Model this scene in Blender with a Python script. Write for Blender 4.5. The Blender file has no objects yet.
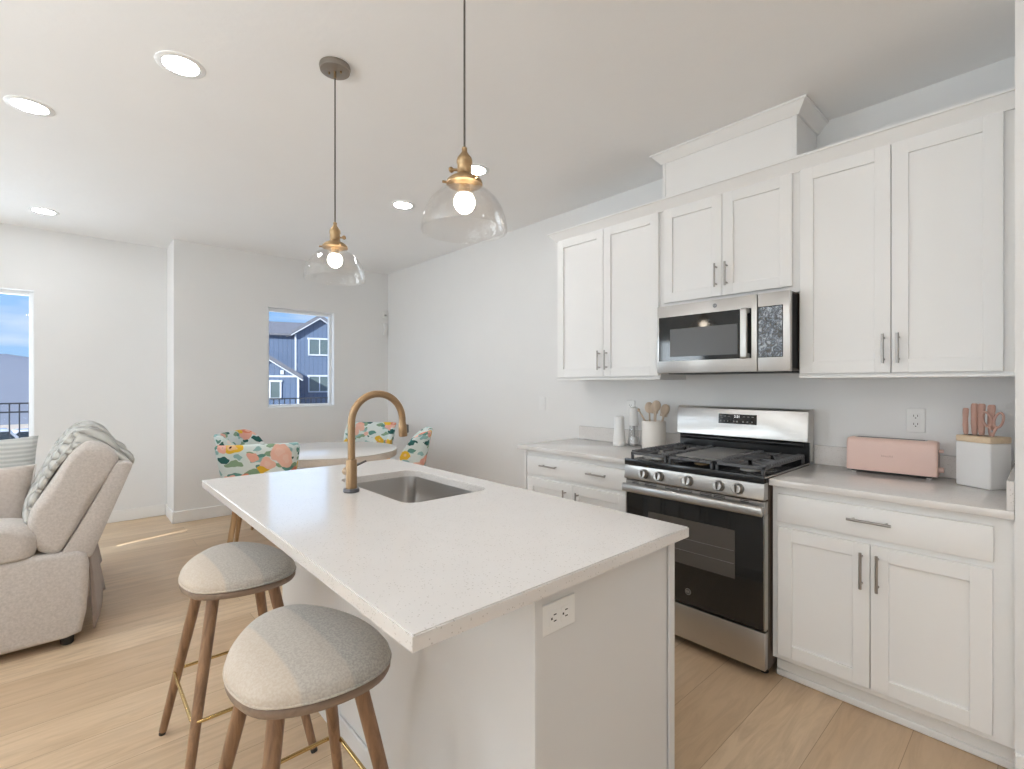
import bpy, bmesh, math, random
from mathutils import Vector, Matrix
random.seed(7)
PI = math.pi
scn = bpy.context.scene
COL = scn.collection
H = 2.74                      # ceiling height
XW = 2.98                     # range wall plane
YF = 5.655                    # dining wall plane
YR = 6.10                     # living wall plane
XL, YN = -3.3, -3.2           # left and near walls

# ------------------------------------------------------------------ camera
cam_d = bpy.data.cameras.new('camera'); cam = bpy.data.objects.new('camera', cam_d); COL.objects.link(cam)
cam_d.sensor_fit = 'HORIZONTAL'; cam_d.sensor_width = 36.0; cam_d.lens = 36.0 * 486.5 / 1024
cam_d.clip_start = 0.05; cam_d.clip_end = 2000
cam.location = (0, 0, 1.3394); cam.rotation_euler = (PI / 2, 0, -math.radians(42.106))
scn.camera = cam
scn.view_settings.view_transform = 'Standard'; scn.view_settings.look = 'None'
scn.view_settings.exposure = 0.11; scn.view_settings.gamma = 1.0
scn.view_settings.use_curve_mapping = False

# ------------------------------------------------------------------ sky
world = bpy.data.worlds.new('sky'); scn.world = world; world.use_nodes = True
nt = world.node_tree; nt.nodes.clear()
def wn(t, **k):
    n = nt.nodes.new(t)
    for a, b in k.items(): setattr(n, a, b)
    return n
wo = wn('ShaderNodeOutputWorld'); bg = wn('ShaderNodeBackground'); tc = wn('ShaderNodeTexCoord'); sx = wn('ShaderNodeSeparateXYZ')
rp = wn('ShaderNodeValToRGB'); rp.color_ramp.elements[0].color = (.42, .66, .95, 1); rp.color_ramp.elements[0].position = 0.0
rp.color_ramp.elements[1].color = (.13, .33, .80, 1); rp.color_ramp.elements[1].position = 0.75
e = rp.color_ramp.elements.new(.22); e.color = (.21, .48, .92, 1)
mpn = wn('ShaderNodeMapping'); mpn.inputs['Scale'].default_value = (2.2, 2.2, 9)
no = wn('ShaderNodeTexNoise'); no.inputs['Scale'].default_value = 1.6; no.inputs['Detail'].default_value = 6
cr = wn('ShaderNodeValToRGB'); cr.color_ramp.elements[0].position = .52; cr.color_ramp.elements[1].position = .74
mx = wn('ShaderNodeMix', data_type='RGBA'); mx.inputs['B'].default_value = (.92, .95, 1, 1)
nt.links.new(tc.outputs['Generated'], sx.inputs[0]); nt.links.new(sx.outputs['Z'], rp.inputs[0])
nt.links.new(tc.outputs['Generated'], mpn.inputs[0]); nt.links.new(mpn.outputs[0], no.inputs['Vector'])
nt.links.new(no.outputs['Fac'], cr.inputs[0]); nt.links.new(cr.outputs['Color'], mx.inputs['Factor'])
nt.links.new(rp.outputs['Color'], mx.inputs['A']); nt.links.new(mx.outputs['Result'], bg.inputs['Color'])
bg.inputs['Strength'].default_value = 1.0
nt.links.new(bg.outputs[0], wo.inputs[0])

# ------------------------------------------------------------------ sun, daylight and fill lamps
def lamp(name, kind, loc, rot, energy, color=(1, 1, 1), **k):
    d = bpy.data.lights.new(name, kind); d.energy = energy; d.color = color
    for a, b in k.items(): setattr(d, a, b)
    o = bpy.data.objects.new(name, d); COL.objects.link(o); o.location = loc; o.rotation_euler = rot
    return o
SUN_DIR = Vector((.966, .259, -math.tan(math.radians(25.6)))).normalized()
sun = lamp('sun', 'SUN', (-10, -3, 8), (0, 0, 0), 9.5, (1.0, .95, .86), angle=math.radians(.1))
sun.rotation_euler = SUN_DIR.to_track_quat('-Z', 'Y').to_euler()
# added daylight fill: left-wall lamps inside closed blinds, recess and dining ones outside windows
DL = (.82, .925, 1.0)
lamp('daylight_fill_patio', 'AREA', (XL + .03, -1.1, 1.5), (0, -PI / 2, 0), 26, DL, shape='RECTANGLE', size=1.3, size_y=2.9)
lamp('daylight_fill_living', 'AREA', (XL + .03, 2.0, 1.35), (0, -PI / 2, 0), 9, DL, shape='RECTANGLE', size=1.6, size_y=1.8)
lamp('daylight_fill_shaded', 'AREA', (XL + .03, 4.6, 1.35), (0, -PI / 2, 0), 34, DL, shape='RECTANGLE', size=1.6, size_y=.8)
lamp('added_uplight', 'AREA', (-1.7, 1.3, 1.8), (PI, 0, 0), 56, (.86, .94, 1.0), shape='DISK', size=.5)  # unseen fill lamp added to brighten the ceiling, no fixture belongs to it
lamp('daylight_recess', 'AREA', (-1.0, YR + .25, 1.4), (-PI / 2, 0, 0), 34, DL, shape='RECTANGLE', size=1.4, size_y=1.5)
lamp('daylight_dining', 'AREA', (1.93, YF + .25, 1.63), (-PI / 2, 0, 0), 2.2, DL, shape='RECTANGLE', size=.7, size_y=1.05)
scn.cycles.diffuse_bounces = 8; scn.cycles.max_bounces = 14; scn.cycles.transparent_max_bounces = 16

# ------------------------------------------------------------------ materials
def mat(name, color=(.8, .8, .8), rough=.5, metal=0.0, spec=.5, **k):
    m = bpy.data.materials.new(name); m.use_nodes = True
    b = m.node_tree.nodes['Principled BSDF']
    b.inputs['Base Color'].default_value = (*color, 1); b.inputs['Roughness'].default_value = rough
    b.inputs['Metallic'].default_value = metal; b.inputs['Specular IOR Level'].default_value = spec
    for a, v in k.items(): b.inputs[a.replace('_', ' ')].default_value = v
    return m
class NT:
    def __init__(s, m): s.t = m.node_tree; s.b = m.node_tree.nodes['Principled BSDF']
    def n(s, t, ins=None, **k):
        x = s.t.nodes.new(t)
        for a, b in k.items(): setattr(x, a, b)
        for a, b in (ins or {}).items():
            if isinstance(b, bpy.types.NodeSocket): s.t.links.new(b, x.inputs[a])
            else: x.inputs[a].default_value = b
        return x
    def l(s, a, b): s.t.links.new(a, b)
    def coord(s, scale=(1, 1, 1), kind='Object', rot=(0, 0, 0)):
        c = s.n('ShaderNodeTexCoord'); mp = s.n('ShaderNodeMapping', {'Vector': c.outputs[kind], 'Scale': scale, 'Rotation': rot})
        return mp.outputs[0]
    def ramp(s, fac, stops, interp='LINEAR'):
        r = s.n('ShaderNodeValToRGB', {0: fac}); cr = r.color_ramp; cr.interpolation = interp
        while len(cr.elements) < len(stops): cr.elements.new(.5)
        for el, (p, c) in zip(cr.elements, stops):
            el.position = p; el.color = (*c, 1) if len(c) == 3 else c
        return r.outputs['Color']
    def mixc(s, f, a, b, mode='MIX'):
        x = s.n('ShaderNodeMix', data_type='RGBA', blend_type=mode)
        for i, v in (('Factor', f), ('A', a), ('B', b)):
            if isinstance(v, bpy.types.NodeSocket): s.l(v, x.inputs[i])
            else: x.inputs[i].default_value = v if i == 'Factor' else (*v, 1)
        return x.outputs['Result']
    def math(s, op, a, b=0.0):
        x = s.n('ShaderNodeMath', operation=op)
        for i, v in ((0, a), (1, b)):
            if isinstance(v, bpy.types.NodeSocket): s.l(v, x.inputs[i])
            else: x.inputs[i].default_value = v
        return x.outputs[0]
    def noise(s, vec, scale, detail=3, rough=.5, dist=0):
        return s.n('ShaderNodeTexNoise', {'Vector': vec, 'Scale': scale, 'Detail': detail, 'Roughness': rough, 'Distortion': dist}).outputs['Fac']
    def bump(s, h, strength=.2, dist=.01):
        x = s.n('ShaderNodeBump', {'Height': h, 'Strength': strength, 'Distance': dist}); s.l(x.outputs[0], s.b.inputs['Normal'])
    def color(s, c): s.l(c, s.b.inputs['Base Color'])

M = {}
def painted(name, col, rough, bscale=120, bstr=.05, bdist=.001):
    m = mat(name, col, rough); t = NT(m); v = t.coord()
    f = t.noise(v, 3, 3); c2 = tuple(x * .97 for x in col)
    t.color(t.mixc(f, col, c2)); t.bump(t.noise(v, bscale, 3), bstr, bdist); return m
M['wall'] = painted('wall_paint', (.80, .80, .795), .75, 160, .12, .002)
M['ceil'] = painted('ceiling_paint', (.885, .885, .885), .85, 22, .3, .004)
M['trim'] = painted('trim_paint', (.87, .865, .85), .4)
M['cabshaded'] = painted('cabinet_paint_shaded', (.69, .69, .69), .30, 60, .03)  # same white as the cabinets, darkened to put the island's shade into its colour
M['cab'] = painted('cabinet_paint', (.86, .855, .845), .38, 60, .03)
M['plastic'] = painted('white_plastic', (.82, .82, .81), .35, 40, .01)
M['vinyl'] = painted('white_vinyl', (.85, .86, .87), .35, 40, .01)
M['dark'] = painted('dark_plastic', (.02, .02, .02), .45)
M['slot'] = mat('slot_black', (.015, .015, .015), .6)

# oak plank floor, boards run along x
m = mat('oak_planks', rough=.36); t = NT(m); v = t.coord(); v = t.n('ShaderNodeMapping', {'Vector': v, 'Location': (.55, -.123, 0)}).outputs[0]
br = t.n('ShaderNodeTexBrick', {'Vector': v, 'Color1': (0, 0, 0, 1), 'Color2': (1, 1, 1, 1), 'Mortar': (.5, .5, .5, 1), 'Scale': 1.0, 'Mortar Size': .0011,
     'Mortar Smooth': .1, 'Bias': 0.0, 'Brick Width': 2.1, 'Row Height': .232}, offset=.37, offset_frequency=2)
vo = t.n('ShaderNodeSeparateColor', {0: br.outputs['Color']}).outputs[0]
add = t.n('ShaderNodeCombineXYZ', {0: t.math('MULTIPLY', vo, 7.0), 1: t.math('MULTIPLY', vo, 13.0), 2: 0.0})
vv = t.n('ShaderNodeVectorMath', {0: v, 1: add.outputs[0]}, operation='ADD').outputs[0]
mp = t.n('ShaderNodeMapping', {'Vector': vv, 'Scale': (1.3, 11, 1)}).outputs[0]
g1 = t.noise(mp, 2.2, 6, .6, 1.2)
mp2 = t.n('ShaderNodeMapping', {'Vector': vv, 'Scale': (.8, 4.5, 1)}).outputs[0]
g2 = t.noise(mp2, 1.4, 3, .5, .6)
base = t.ramp(vo, [(0, (.52, .355, .212)), (.5, (.63, .45, .28)), (1, (.72, .55, .37))])
c = t.mixc(t.math('MULTIPLY', t.ramp(g1, [(.40, (0, 0, 0)), (.66, (1, 1, 1))]), .62), base, (.38, .245, .14))
c = t.mixc(t.math('MULTIPLY', g2, .45), c, (.70, .57, .42))
c = t.mixc(t.math('MULTIPLY', br.outputs['Fac'], .75), c, (.22, .14, .08))
t.color(c); t.bump(t.math('SUBTRACT', t.math('MULTIPLY', g1, .25), br.outputs['Fac']), .25, .002); M['floor'] = m

# quartz
def quartz():
    m = mat('speckled_quartz', rough=.13, spec=.55); t = NT(m); v = t.coord()
    vr = t.n('ShaderNodeTexVoronoi', {'Vector': v, 'Scale': 210.0}); rnd = t.n('ShaderNodeSeparateColor', {0: vr.outputs['Color']}).outputs[0]
    sp = t.math('MULTIPLY', t.math('LESS_THAN', vr.outputs['Distance'], .33), t.math('GREATER_THAN', rnd, .86))
    c = t.mixc(t.noise(v, 9, 4), (.745, .715, .69), (.69, .66, .635))
    c = t.mixc(t.math('MULTIPLY', sp, .65), c, (.42, .38, .34))
    t.color(c); return m
M['quartz'] = quartz()

def wood(name, c1, c2, rough=.45, axis=2, sc=1.0):
    m = mat(name, c1, rough); t = NT(m); s = [28 * sc] * 3; s[axis] = 2.2 * sc
    g = t.noise(t.coord(tuple(s)), 1.3, 5, .6, 1.0)
    t.color(t.ramp(g, [(.3, c2), (.68, c1)])); t.bump(g, .1, .001); return m
M['walnut'] = wood('brown_stained_wood', (.36, .205, .11), (.15, .078, .04))
M['rimwood'] = wood('grey_brown_plywood', (.27, .19, .135), (.17, .115, .08), axis=0)
M['oakleg'] = wood('light_oak_leg', (.52, .33, .17), (.36, .21, .10))
M['tablewood'] = wood('whitewashed_wood', (.74, .67, .60), (.62, .54, .47), axis=0, sc=.5)
M['tabletop'] = mat('table_top_white', (.78, .76, .74), .22)
M['spoonwood'] = wood('beech_wood', (.66, .54, .42), (.52, .40, .30))
M['bamboo'] = wood('bamboo_lid', (.76, .60, .42), (.66, .50, .33), axis=1)

def steel(name, col, rough, axis, metal=1.0):
    m = mat(name, col, rough, metal); t = NT(m); s = [700, 700, 700]; s[axis] = 4
    n = t.noise(t.coord(tuple(s)), 1.0, 2); r = t.n('ShaderNodeMapRange', {'Value': n, 'To Min': rough * .8, 'To Max': rough * 1.25})
    t.l(r.outputs[0], t.b.inputs['Roughness']); t.bump(n, .04, .0003); return m
M['steel'] = steel('brushed_steel', (.55, .535, .515), .30, 1)
M['sinksteel'] = steel('sink_steel', (.50, .48, .46), .30, 0)
M['nickel'] = mat('satin_nickel', (.40, .38, .36), .32, 1.0)
M['brass'] = mat('champagne_bronze', (.41, .275, .16), .33, 1.0)
M['goldbrass'] = mat('polished_brass', (.62, .45, .20), .22, 1.0)
M['oldbrass'] = mat('antique_brass', (.42, .29, .16), .35, 1.0)
M['canopy'] = mat('dull_bronze_canopy', (.33, .29, .25), .42, .9)
M['cord'] = mat('grey_cord', (.10, .09, .08), .7)
M['blackglass'] = mat('black_glass', (.012, .012, .012), .06, spec=.6)
M['ovenwin'] = mat('oven_window', (.085, .075, .066), .10, spec=.6)
M['mwwin'] = mat('microwave_window_mesh', (.10, .10, .10), .30, spec=.5)
M['iron'] = mat('cast_iron', (.11, .11, .115), .40); tt = NT(M['iron']); tt.bump(tt.noise(tt.coord(), 300, 2), .25, .0006)
M['griddle'] = mat('griddle_grey', (.20, .195, .19), .35)
M['enamel'] = mat('black_enamel', (.016, .016, .017), .18)
M['mwside'] = mat('brown_black_case', (.09, .065, .048), .45)
M['knobmetal'] = mat('knob_metal', (.20, .19, .175), .28, 1.0)
M['badge'] = mat('badge_grey', (.45, .45, .45), .3, .8)
M['badgedark'] = mat('badge_dark', (.12, .12, .13), .3, .5)
M['led'] = mat('display_white', (.8, .8, .8), .4); M['led'].node_tree.nodes['Principled BSDF'].inputs['Emission Color'].default_value = (1, 1, 1, 1); M['led'].node_tree.nodes['Principled BSDF'].inputs['Emission Strength'].default_value = .8
M['panelgrey'] = mat('control_marks', (.35, .34, .33), .5)
M['burner'] = mat('aluminium_burner', (.60, .58, .55), .35, .8)
m = mat('crinkled_film', (.20, .23, .26), .09, spec=1.0, Coat_Weight=1.0, Coat_Roughness=.05); t = NT(m); nf = t.noise(t.coord((1, 1, 1)), 34, 5, .7, 2.0); t.color(t.ramp(nf, [(.42, (.015, .018, .02)), (.52, (.16, .20, .26)), (.62, (.50, .56, .64))])); t.bump(nf, .9, .012); M['film'] = m  # noise patches paint pale window reflections into the film's colour
m = mat('pink_enamel', (.78, .56, .49), .38); M['pink'] = m
M['pinkhandle'] = mat('rose_handle', (.50, .30, .24), .45)
M['cream'] = painted('cream_ceramic', (.80, .755, .70), .35, 30, .02)
M['blockwhite'] = painted('matte_white_block', (.80, .79, .78), .5)
M['blackfoot'] = mat('black_foot', (.02, .018, .016), .5)

def emis(name, col, s):
    m = mat(name, (.9, .9, .9), .5); b = m.node_tree.nodes['Principled BSDF']
    b.inputs['Emission Color'].default_value = (*col, 1); b.inputs['Emission Strength'].default_value = s; return m
M['can'] = emis('downlight_lens', (.97, .985, 1.0), 62)
M['bulb'] = emis('lamp_bulb', (1, .88, .72), 22)

def thin_glass(name, tint=(1, 1, 1), seeded=0.0, lo=.04, hi=.45):
    m = bpy.data.materials.new(name); m.use_nodes = True; T = m.node_tree; T.nodes.clear()
    o = T.nodes.new('ShaderNodeOutputMaterial'); mixs = T.nodes.new('ShaderNodeMixShader'); tr = T.nodes.new('ShaderNodeBsdfTransparent')
    g = T.nodes.new('ShaderNodeBsdfGlossy'); lw = T.nodes.new('ShaderNodeLayerWeight'); lw.inputs['Blend'].default_value = .25
    mr = T.nodes.new('ShaderNodeMapRange'); mr.inputs['To Min'].default_value = lo; mr.inputs['To Max'].default_value = hi
    tr.inputs['Color'].default_value = (*tint, 1); g.inputs['Roughness'].default_value = .04
    T.links.new(lw.outputs['Facing'], mr.inputs[0]); T.links.new(mr.outputs[0], mixs.inputs[0]); T.links.new(tr.outputs[0], mixs.inputs[1]); T.links.new(g.outputs[0], mixs.inputs[2]); T.links.new(mixs.outputs[0], o.inputs[0])
    if seeded:
        n = T.nodes.new('ShaderNodeTexVoronoi'); n.inputs['Scale'].default_value = 90; c = T.nodes.new('ShaderNodeTexCoord'); T.links.new(c.outputs['Object'], n.inputs['Vector'])
        b = T.nodes.new('ShaderNodeBump'); b.inputs['Strength'].default_value = seeded; b.inputs['Distance'].default_value = .002; T.links.new(n.outputs['Distance'], b.inputs['Height'])
        T.links.new(b.outputs[0], g.inputs['Normal'])
    return m
M['pane'] = thin_glass('window_glass', (.96, .98, 1.0), 0, .03, .3)
M['shade'] = thin_glass('seeded_glass', (.99, .985, .98), .35, .03, .45)
M['clear'] = thin_glass('clear_acrylic', (.90, .90, .90), 0, .06, .6)

# fabrics
def fabric(name, c1, c2, scale=30, bstr=.3, weave=500):
    m = mat(name, c1, .9, spec=.2, Sheen_Weight=.3); t = NT(m); v = t.coord()
    f = t.ramp(t.noise(v, scale, 5, .65), [(.35, (0, 0, 0)), (.65, (1, 1, 1))])
    t.color(t.mixc(f, c1, c2)); t.bump(t.noise(v, weave, 2), bstr, .001); return m
M['sofa'] = fabric('heather_upholstery', (.62, .57, .53), (.50, .455, .42), 95, .5)
M['sofaback'] = fabric('sofa_underside', (.36, .29, .25), (.30, .24, .21))
M['quilt'] = None
m = mat('sage_grey_quilt', (.50, .50, .46), .9, spec=.2, Sheen_Weight=.3); t = NT(m)
va = t.coord((1, 1, 1)); s = t.n('ShaderNodeSeparateXYZ', {0: va})
pz = t.math('ADD', t.math('MULTIPLY', s.outputs[2], .85), t.math('MULTIPLY', s.outputs[0], .6))
a = t.math('ABSOLUTE', t.math('SINE', t.math('MULTIPLY', t.math('ADD', pz, s.outputs[1]), 34.0)))
b_ = t.math('ABSOLUTE', t.math('SINE', t.math('MULTIPLY', t.math('SUBTRACT', pz, s.outputs[1]), 34.0)))
q = t.math('POWER', t.math('MULTIPLY', a, b_), .4)
t.color(t.mixc(t.noise(va, 12, 3), (.66, .65, .61), (.58, .57, .53))); t.bump(q, 1.0, .035); M['quilt'] = m
m = mat('striped_pillow', (.6, .6, .57), .9, spec=.2); t = NT(m); v = t.coord(); s = t.n('ShaderNodeSeparateXYZ', {0: v})
w = t.math('ADD', t.math('MULTIPLY', t.math('SINE', t.math('MULTIPLY', s.outputs[2], 240.0)), .5), .5)
t.color(t.mixc(w, (.66, .66, .63), (.52, .53, .51))); t.bump(w, .6, .004); M['stripe'] = m
M['pillow'] = fabric('taupe_pillow', (.55, .48, .43), (.48, .41, .36), 60)
M['piping'] = fabric('pale_piping', (.74, .70, .66), (.70, .66, .62))
M['seatback'] = None
# stool cushion: soft plaid blocks of beige and grey woven in
m = mat('blocked_linen', (.6, .55, .5), .92, spec=.15, Sheen_Weight=.2); t = NT(m); v = t.coord(); s = t.n('ShaderNodeSeparateXYZ', {0: v})
d = t.math('ADD', t.math('MULTIPLY', s.outputs[0], 1.0), t.math('MULTIPLY', s.outputs[1], .04))
blk = t.ramp(t.math('ADD', t.math('MULTIPLY', d, 2.3), .5), [(0, (.56, .47, .38)), (.29, (.57, .48, .385)), (.31, (.45, .41, .36)), (.54, (.46, .42, .37)), (.56, (.36, .345, .32)), (1, (.37, .355, .33))])
t.color(t.mixc(t.math('MULTIPLY', t.ramp(t.noise(v, 190, 3), [(.4, (0, 0, 0)), (.6, (1, 1, 1))]), .30), blk, (.72, .68, .62))); t.bump(t.noise(v, 330, 3), .5, .002); M['stool'] = m

# floral print
m = mat('floral_print', (.7, .75, .7), .85, spec=.2); t = NT(m); v0 = t.coord()
nz = t.n('ShaderNodeTexNoise', {'Vector': v0, 'Scale': 9.0, 'Detail': 2.0})
v = t.n('ShaderNodeMix', {'Factor': .09, 'A': v0, 'B': nz.outputs['Color']}, data_type='VECTOR')
v.inputs['Factor'].default_value = .09; t.l(v0, v.inputs['A']); t.l(nz.outputs['Color'], v.inputs['B']); v = v.outputs['Result']
base = t.mixc(t.noise(v0, 5, 2), (.60, .74, .73), (.80, .82, .80))
lv = t.n('ShaderNodeMapping', {'Vector': v, 'Scale': (11, 11, 24), 'Rotation': (.7, .6, .5)}).outputs[0]
l1 = t.n('ShaderNodeTexVoronoi', {'Vector': lv, 'Scale': 1.0}); lr = t.n('ShaderNodeSeparateColor', {0: l1.outputs['Color']}).outputs[0]
lc = t.ramp(lr, [(0, (.03, .12, .11)), (.3, (.13, .30, .26)), (.55, (.25, .38, .25)), (.75, (.30, .50, .50))], 'CONSTANT')
c = t.mixc(t.math('MULTIPLY', t.math('LESS_THAN', l1.outputs['Distance'], .46), t.math('GREATER_THAN', lr, .15)), base, lc)
f1 = t.n('ShaderNodeTexVoronoi', {'Vector': v, 'Scale': 9.0}); fr_ = t.n('ShaderNodeSeparateColor', {0: f1.outputs['Color']})
fc = t.ramp(fr_.outputs[0], [(0, (.72, .25, .16)), (.25, (.80, .42, .34)), (.5, (.76, .47, .05)), (.66, (.82, .50, .40)), (.88, (.62, .72, .68))], 'CONSTANT')
c = t.mixc(t.math('LESS_THAN', f1.outputs['Distance'], .47), c, fc)
c = t.mixc(t.math('MULTIPLY', t.math('LESS_THAN', f1.outputs['Distance'], .24), .5), c, (.85, .62, .54))
c = t.mixc(t.math('LESS_THAN', f1.outputs['Distance'], .085), c, (.09, .02, .03))
t.color(c); M['floral'] = m

# exterior
m = mat('blue_board_siding', (.065, .105, .19), .7); t = NT(m); s = t.n('ShaderNodeSeparateXYZ', {0: t.coord()})
w = t.math('LESS_THAN', t.math('FRACT', t.math('MULTIPLY', s.outputs[0], 3.3)), .14)
t.color(t.mixc(w, (.095, .145, .245), (.065, .105, .19))); t.bump(w, .5, .03); M['siding'] = m
m = mat('grey_shingles', (.18, .19, .22), .9); t = NT(m); v = t.coord((1, 1, 1))
t.color(t.mixc(t.noise(v, 3, 6, .7), (.10, .11, .14), (.19, .20, .235))); M['shingle'] = m
M['exttrim'] = mat('exterior_white_trim', (.55, .60, .68), .6)
M['extglass'] = mat('house_window_glass', (.10, .14, .15), .12, spec=.8)
M['rail'] = mat('black_railing', (.03, .035, .045), .5)
m = mat('dry_ground', (.45, .38, .30), .95); t = NT(m); v = t.coord()
t.color(t.ramp(t.noise(v, .06, 6, .7), [(.3, (.30, .33, .20)), (.5, (.52, .44, .36)), (.7, (.60, .52, .42))])); M['ground'] = m
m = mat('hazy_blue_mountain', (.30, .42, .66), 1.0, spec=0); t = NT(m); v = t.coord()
t.color(t.mixc(t.noise(v, .02, 6, .7), (.19, .215, .275), (.25, .275, .33))); M['mount'] = m  # distance haze mixed into the base colour
M['deck'] = mat('deck_boards', (.40, .38, .36), .8)
M['carpaint'] = mat('white_car_paint', (.75, .77, .80), .25, Coat_Weight=.6)
M['carglass'] = mat('car_glass', (.03, .05, .07), .1)
M['rubber'] = mat('rubber', (.02, .02, .02), .8)

# ------------------------------------------------------------------ mesh helpers
class MB:
    def __init__(s): s.bm = bmesh.new()
    def _bev(s, faces_before, bev, seg=2):
        if bev <= 0: return
        new = [f for f in s.bm.faces if f not in faces_before]
        es = {e for f in new for e in f.edges}
        bmesh.ops.bevel(s.bm, geom=list(es), offset=bev, segments=seg, affect='EDGES', profile=.5, clamp_overlap=True)
    def box(s, x0, y0, z0, x1, y1, z1, bev=0, seg=2, m=None):
        before = set(s.bm.faces)
        vs = [s.bm.verts.new((x, y, z)) for x in (x0, x1) for y in (y0, y1) for z in (z0, z1)]
        for q in ((0, 1, 3, 2), (4, 6, 7, 5), (0, 4, 5, 1), (2, 3, 7, 6), (0, 2, 6, 4), (1, 5, 7, 3)):
            s.bm.faces.new([vs[i] for i in q])
        if m is not None:
            for v in vs: v.co = m @ v.co
        s._bev(before, bev, seg); return s
    def prism(s, pts, axis, a, b, bev=0, seg=2):
        """polygon pts in the other two axes (in xyz order), extruded along axis from a to b"""
        before = set(s.bm.faces)
        def P(p, t):
            if axis == 0: return (t, p[0], p[1])
            if axis == 1: return (p[0], t, p[1])
            return (p[0], p[1], t)
        A = [s.bm.verts.new(P(p, a)) for p in pts]; B = [s.bm.verts.new(P(p, b)) for p in pts]
        s.bm.faces.new(A); s.bm.faces.new(B[::-1]); n = len(pts)
        for i in range(n): s.bm.faces.new([A[i], A[(i + 1) % n], B[(i + 1) % n], B[i]])
        s._bev(before, bev, seg); return s
    def loft(s, rings, cap=True, closed=True):
        R = [[s.bm.verts.new(p) for p in r] for r in rings]; n = len(R[0])
        for i in range(len(R) - 1):
            for j in range(n if closed else n - 1):
                s.bm.faces.new([R[i][j], R[i][(j + 1) % n], R[i + 1][(j + 1) % n], R[i + 1][j]])
        if cap and closed:
            s.bm.faces.new(R[0][::-1]); s.bm.faces.new(R[-1])
        return s
    def tube(s, pts, r, seg=12, cap=True):
        pts = [Vector(p) for p in pts]; rs = r if isinstance(r, (list, tuple)) else [r] * len(pts)
        rings = []; up = None
        for i, p in enumerate(pts):
            d = (pts[min(i + 1, len(pts) - 1)] - pts[max(i - 1, 0)]).normalized()
            if up is None:
                up = Vector((0, 0, 1)) if abs(d.z) < .9 else Vector((1, 0, 0))
            u = d.cross(up).normalized(); w = u.cross(d).normalized(); up = w
            rings.append([p + (u * math.cos(2 * PI * k / seg) + w * math.sin(2 * PI * k / seg)) * rs[i] for k in range(seg)])
        return s.loft(rings, cap)
    def lathe(s, prof, c=(0, 0, 0), seg=32, cap=True):
        rings = [[(c[0] + r * math.cos(2 * PI * k / seg), c[1] + r * math.sin(2 * PI * k / seg), c[2] + z) for k in range(seg)] for r, z in prof]
        return s.loft(rings, cap)
    def ball(s, c, rx, ry=None, rz=None, m=None, seg=20):
        ry = ry or rx; rz = rz or rx
        T = Matrix.Translation(c) @ (m or Matrix()) @ Matrix.Diagonal((rx, ry, rz, 1))
        bmesh.ops.create_uvsphere(s.bm, u_segments=seg, v_segments=max(8, seg // 2), radius=1, matrix=T); return s
    def xf(s, m): bmesh.ops.transform(s.bm, matrix=m, verts=s.bm.verts); return s
    def build(s, name, mt, parent=None, smooth=True, local=False, angle=40):
        bmesh.ops.recalc_face_normals(s.bm, faces=s.bm.faces)
        off = Vector((0, 0, 0))
        if parent is not None and not local:
            r = parent
            while r.parent: r = r.parent
            off = r.location
            bmesh.ops.translate(s.bm, vec=-off, verts=s.bm.verts)
        me = bpy.data.meshes.new(name); s.bm.to_mesh(me); s.bm.free()
        if smooth:
            for p in me.polygons: p.use_smooth = True
            me.set_sharp_from_angle(angle=math.radians(angle))
        me.materials.append(mt)
        o = bpy.data.objects.new(name, me); COL.objects.link(o)
        if parent is not None: o.parent = parent
        return o
def thing(name, label, cat, loc=(0, 0, 0), rz=0, group=None):
    o = bpy.data.objects.new(name, None); COL.objects.link(o); o.location = loc; o.rotation_euler = (0, 0, rz)
    o.empty_display_size = .05
    o['label'] = label; o['category'] = cat
    if group: o['group'] = group
    return o
def tag(o, label, cat, group=None):
    o['label'] = label; o['category'] = cat
    if group: o['group'] = group
    return o
def struct(o): o['kind'] = 'structure'; return o
def text(name, body, size, mt, parent, loc, rot, depth=.0004):
    cu = bpy.data.curves.new(name, 'FONT'); cu.body = body; cu.size = size; cu.extrude = depth; cu.align_x = 'CENTER'; cu.align_y = 'CENTER'
    tmp = bpy.data.objects.new('tmp', cu); COL.objects.link(tmp); bpy.context.view_layer.update()
    me = bpy.data.meshes.new_from_object(tmp); bpy.data.objects.remove(tmp); bpy.data.curves.remove(cu)
    me.transform(Matrix.Translation(loc) @ rot.to_4x4())
    r = parent
    while r.parent: r = r.parent
    me.transform(Matrix.Translation(-Vector(r.location)))
    me.materials.clear(); me.materials.append(mt)
    o = bpy.data.objects.new(name, me); COL.objects.link(o); o.parent = parent; return o
FACE_NX = Matrix(((0, 0, -1), (-1, 0, 0), (0, 1, 0)))     # text lying in a plane that faces -x, reading towards -y
def copy_tree(o, parent=None):
    c = o.copy(); COL.objects.link(c); c.parent = parent
    for ch in list(o.children): copy_tree(ch, c)
    return c

# ------------------------------------------------------------------ room shell
b = MB().box(XL - .2, YN - .2, -.12, 3.3, 6.4, 0); struct(b.build('floor', M['floor'], smooth=False))
b = MB().box(XL - .2, YN - .2, H, 3.3, 6.4, H + .12); struct(b.build('ceiling', M['ceil'], smooth=False))
b = MB().box(XW, .079, 0, XW + .14, YF + .14, H); struct(b.build('wall_right', M['wall'], smooth=False))
WX0, WX1, WZ0, WZ1 = 1.562, 2.293, 1.083, 2.178
b = MB(); b.box(.723, YF, 0, WX0, YF + .14, H); b.box(WX1, YF, 0, XW, YF + .14, H); b.box(WX0, YF, 0, WX1, YF + .14, WZ0); b.box(WX0, YF, WZ1, WX1, YF + .14, H)
struct(b.build('wall_far', M['wall'], smooth=False))
b = MB().box(.723, YF + .14, 0, .86, YR, H); struct(b.build('wall_jog', M['wall'], smooth=False))
VX0, VX1, VZ0, VZ1 = -1.75, -.255, .55, 2.178
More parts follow.
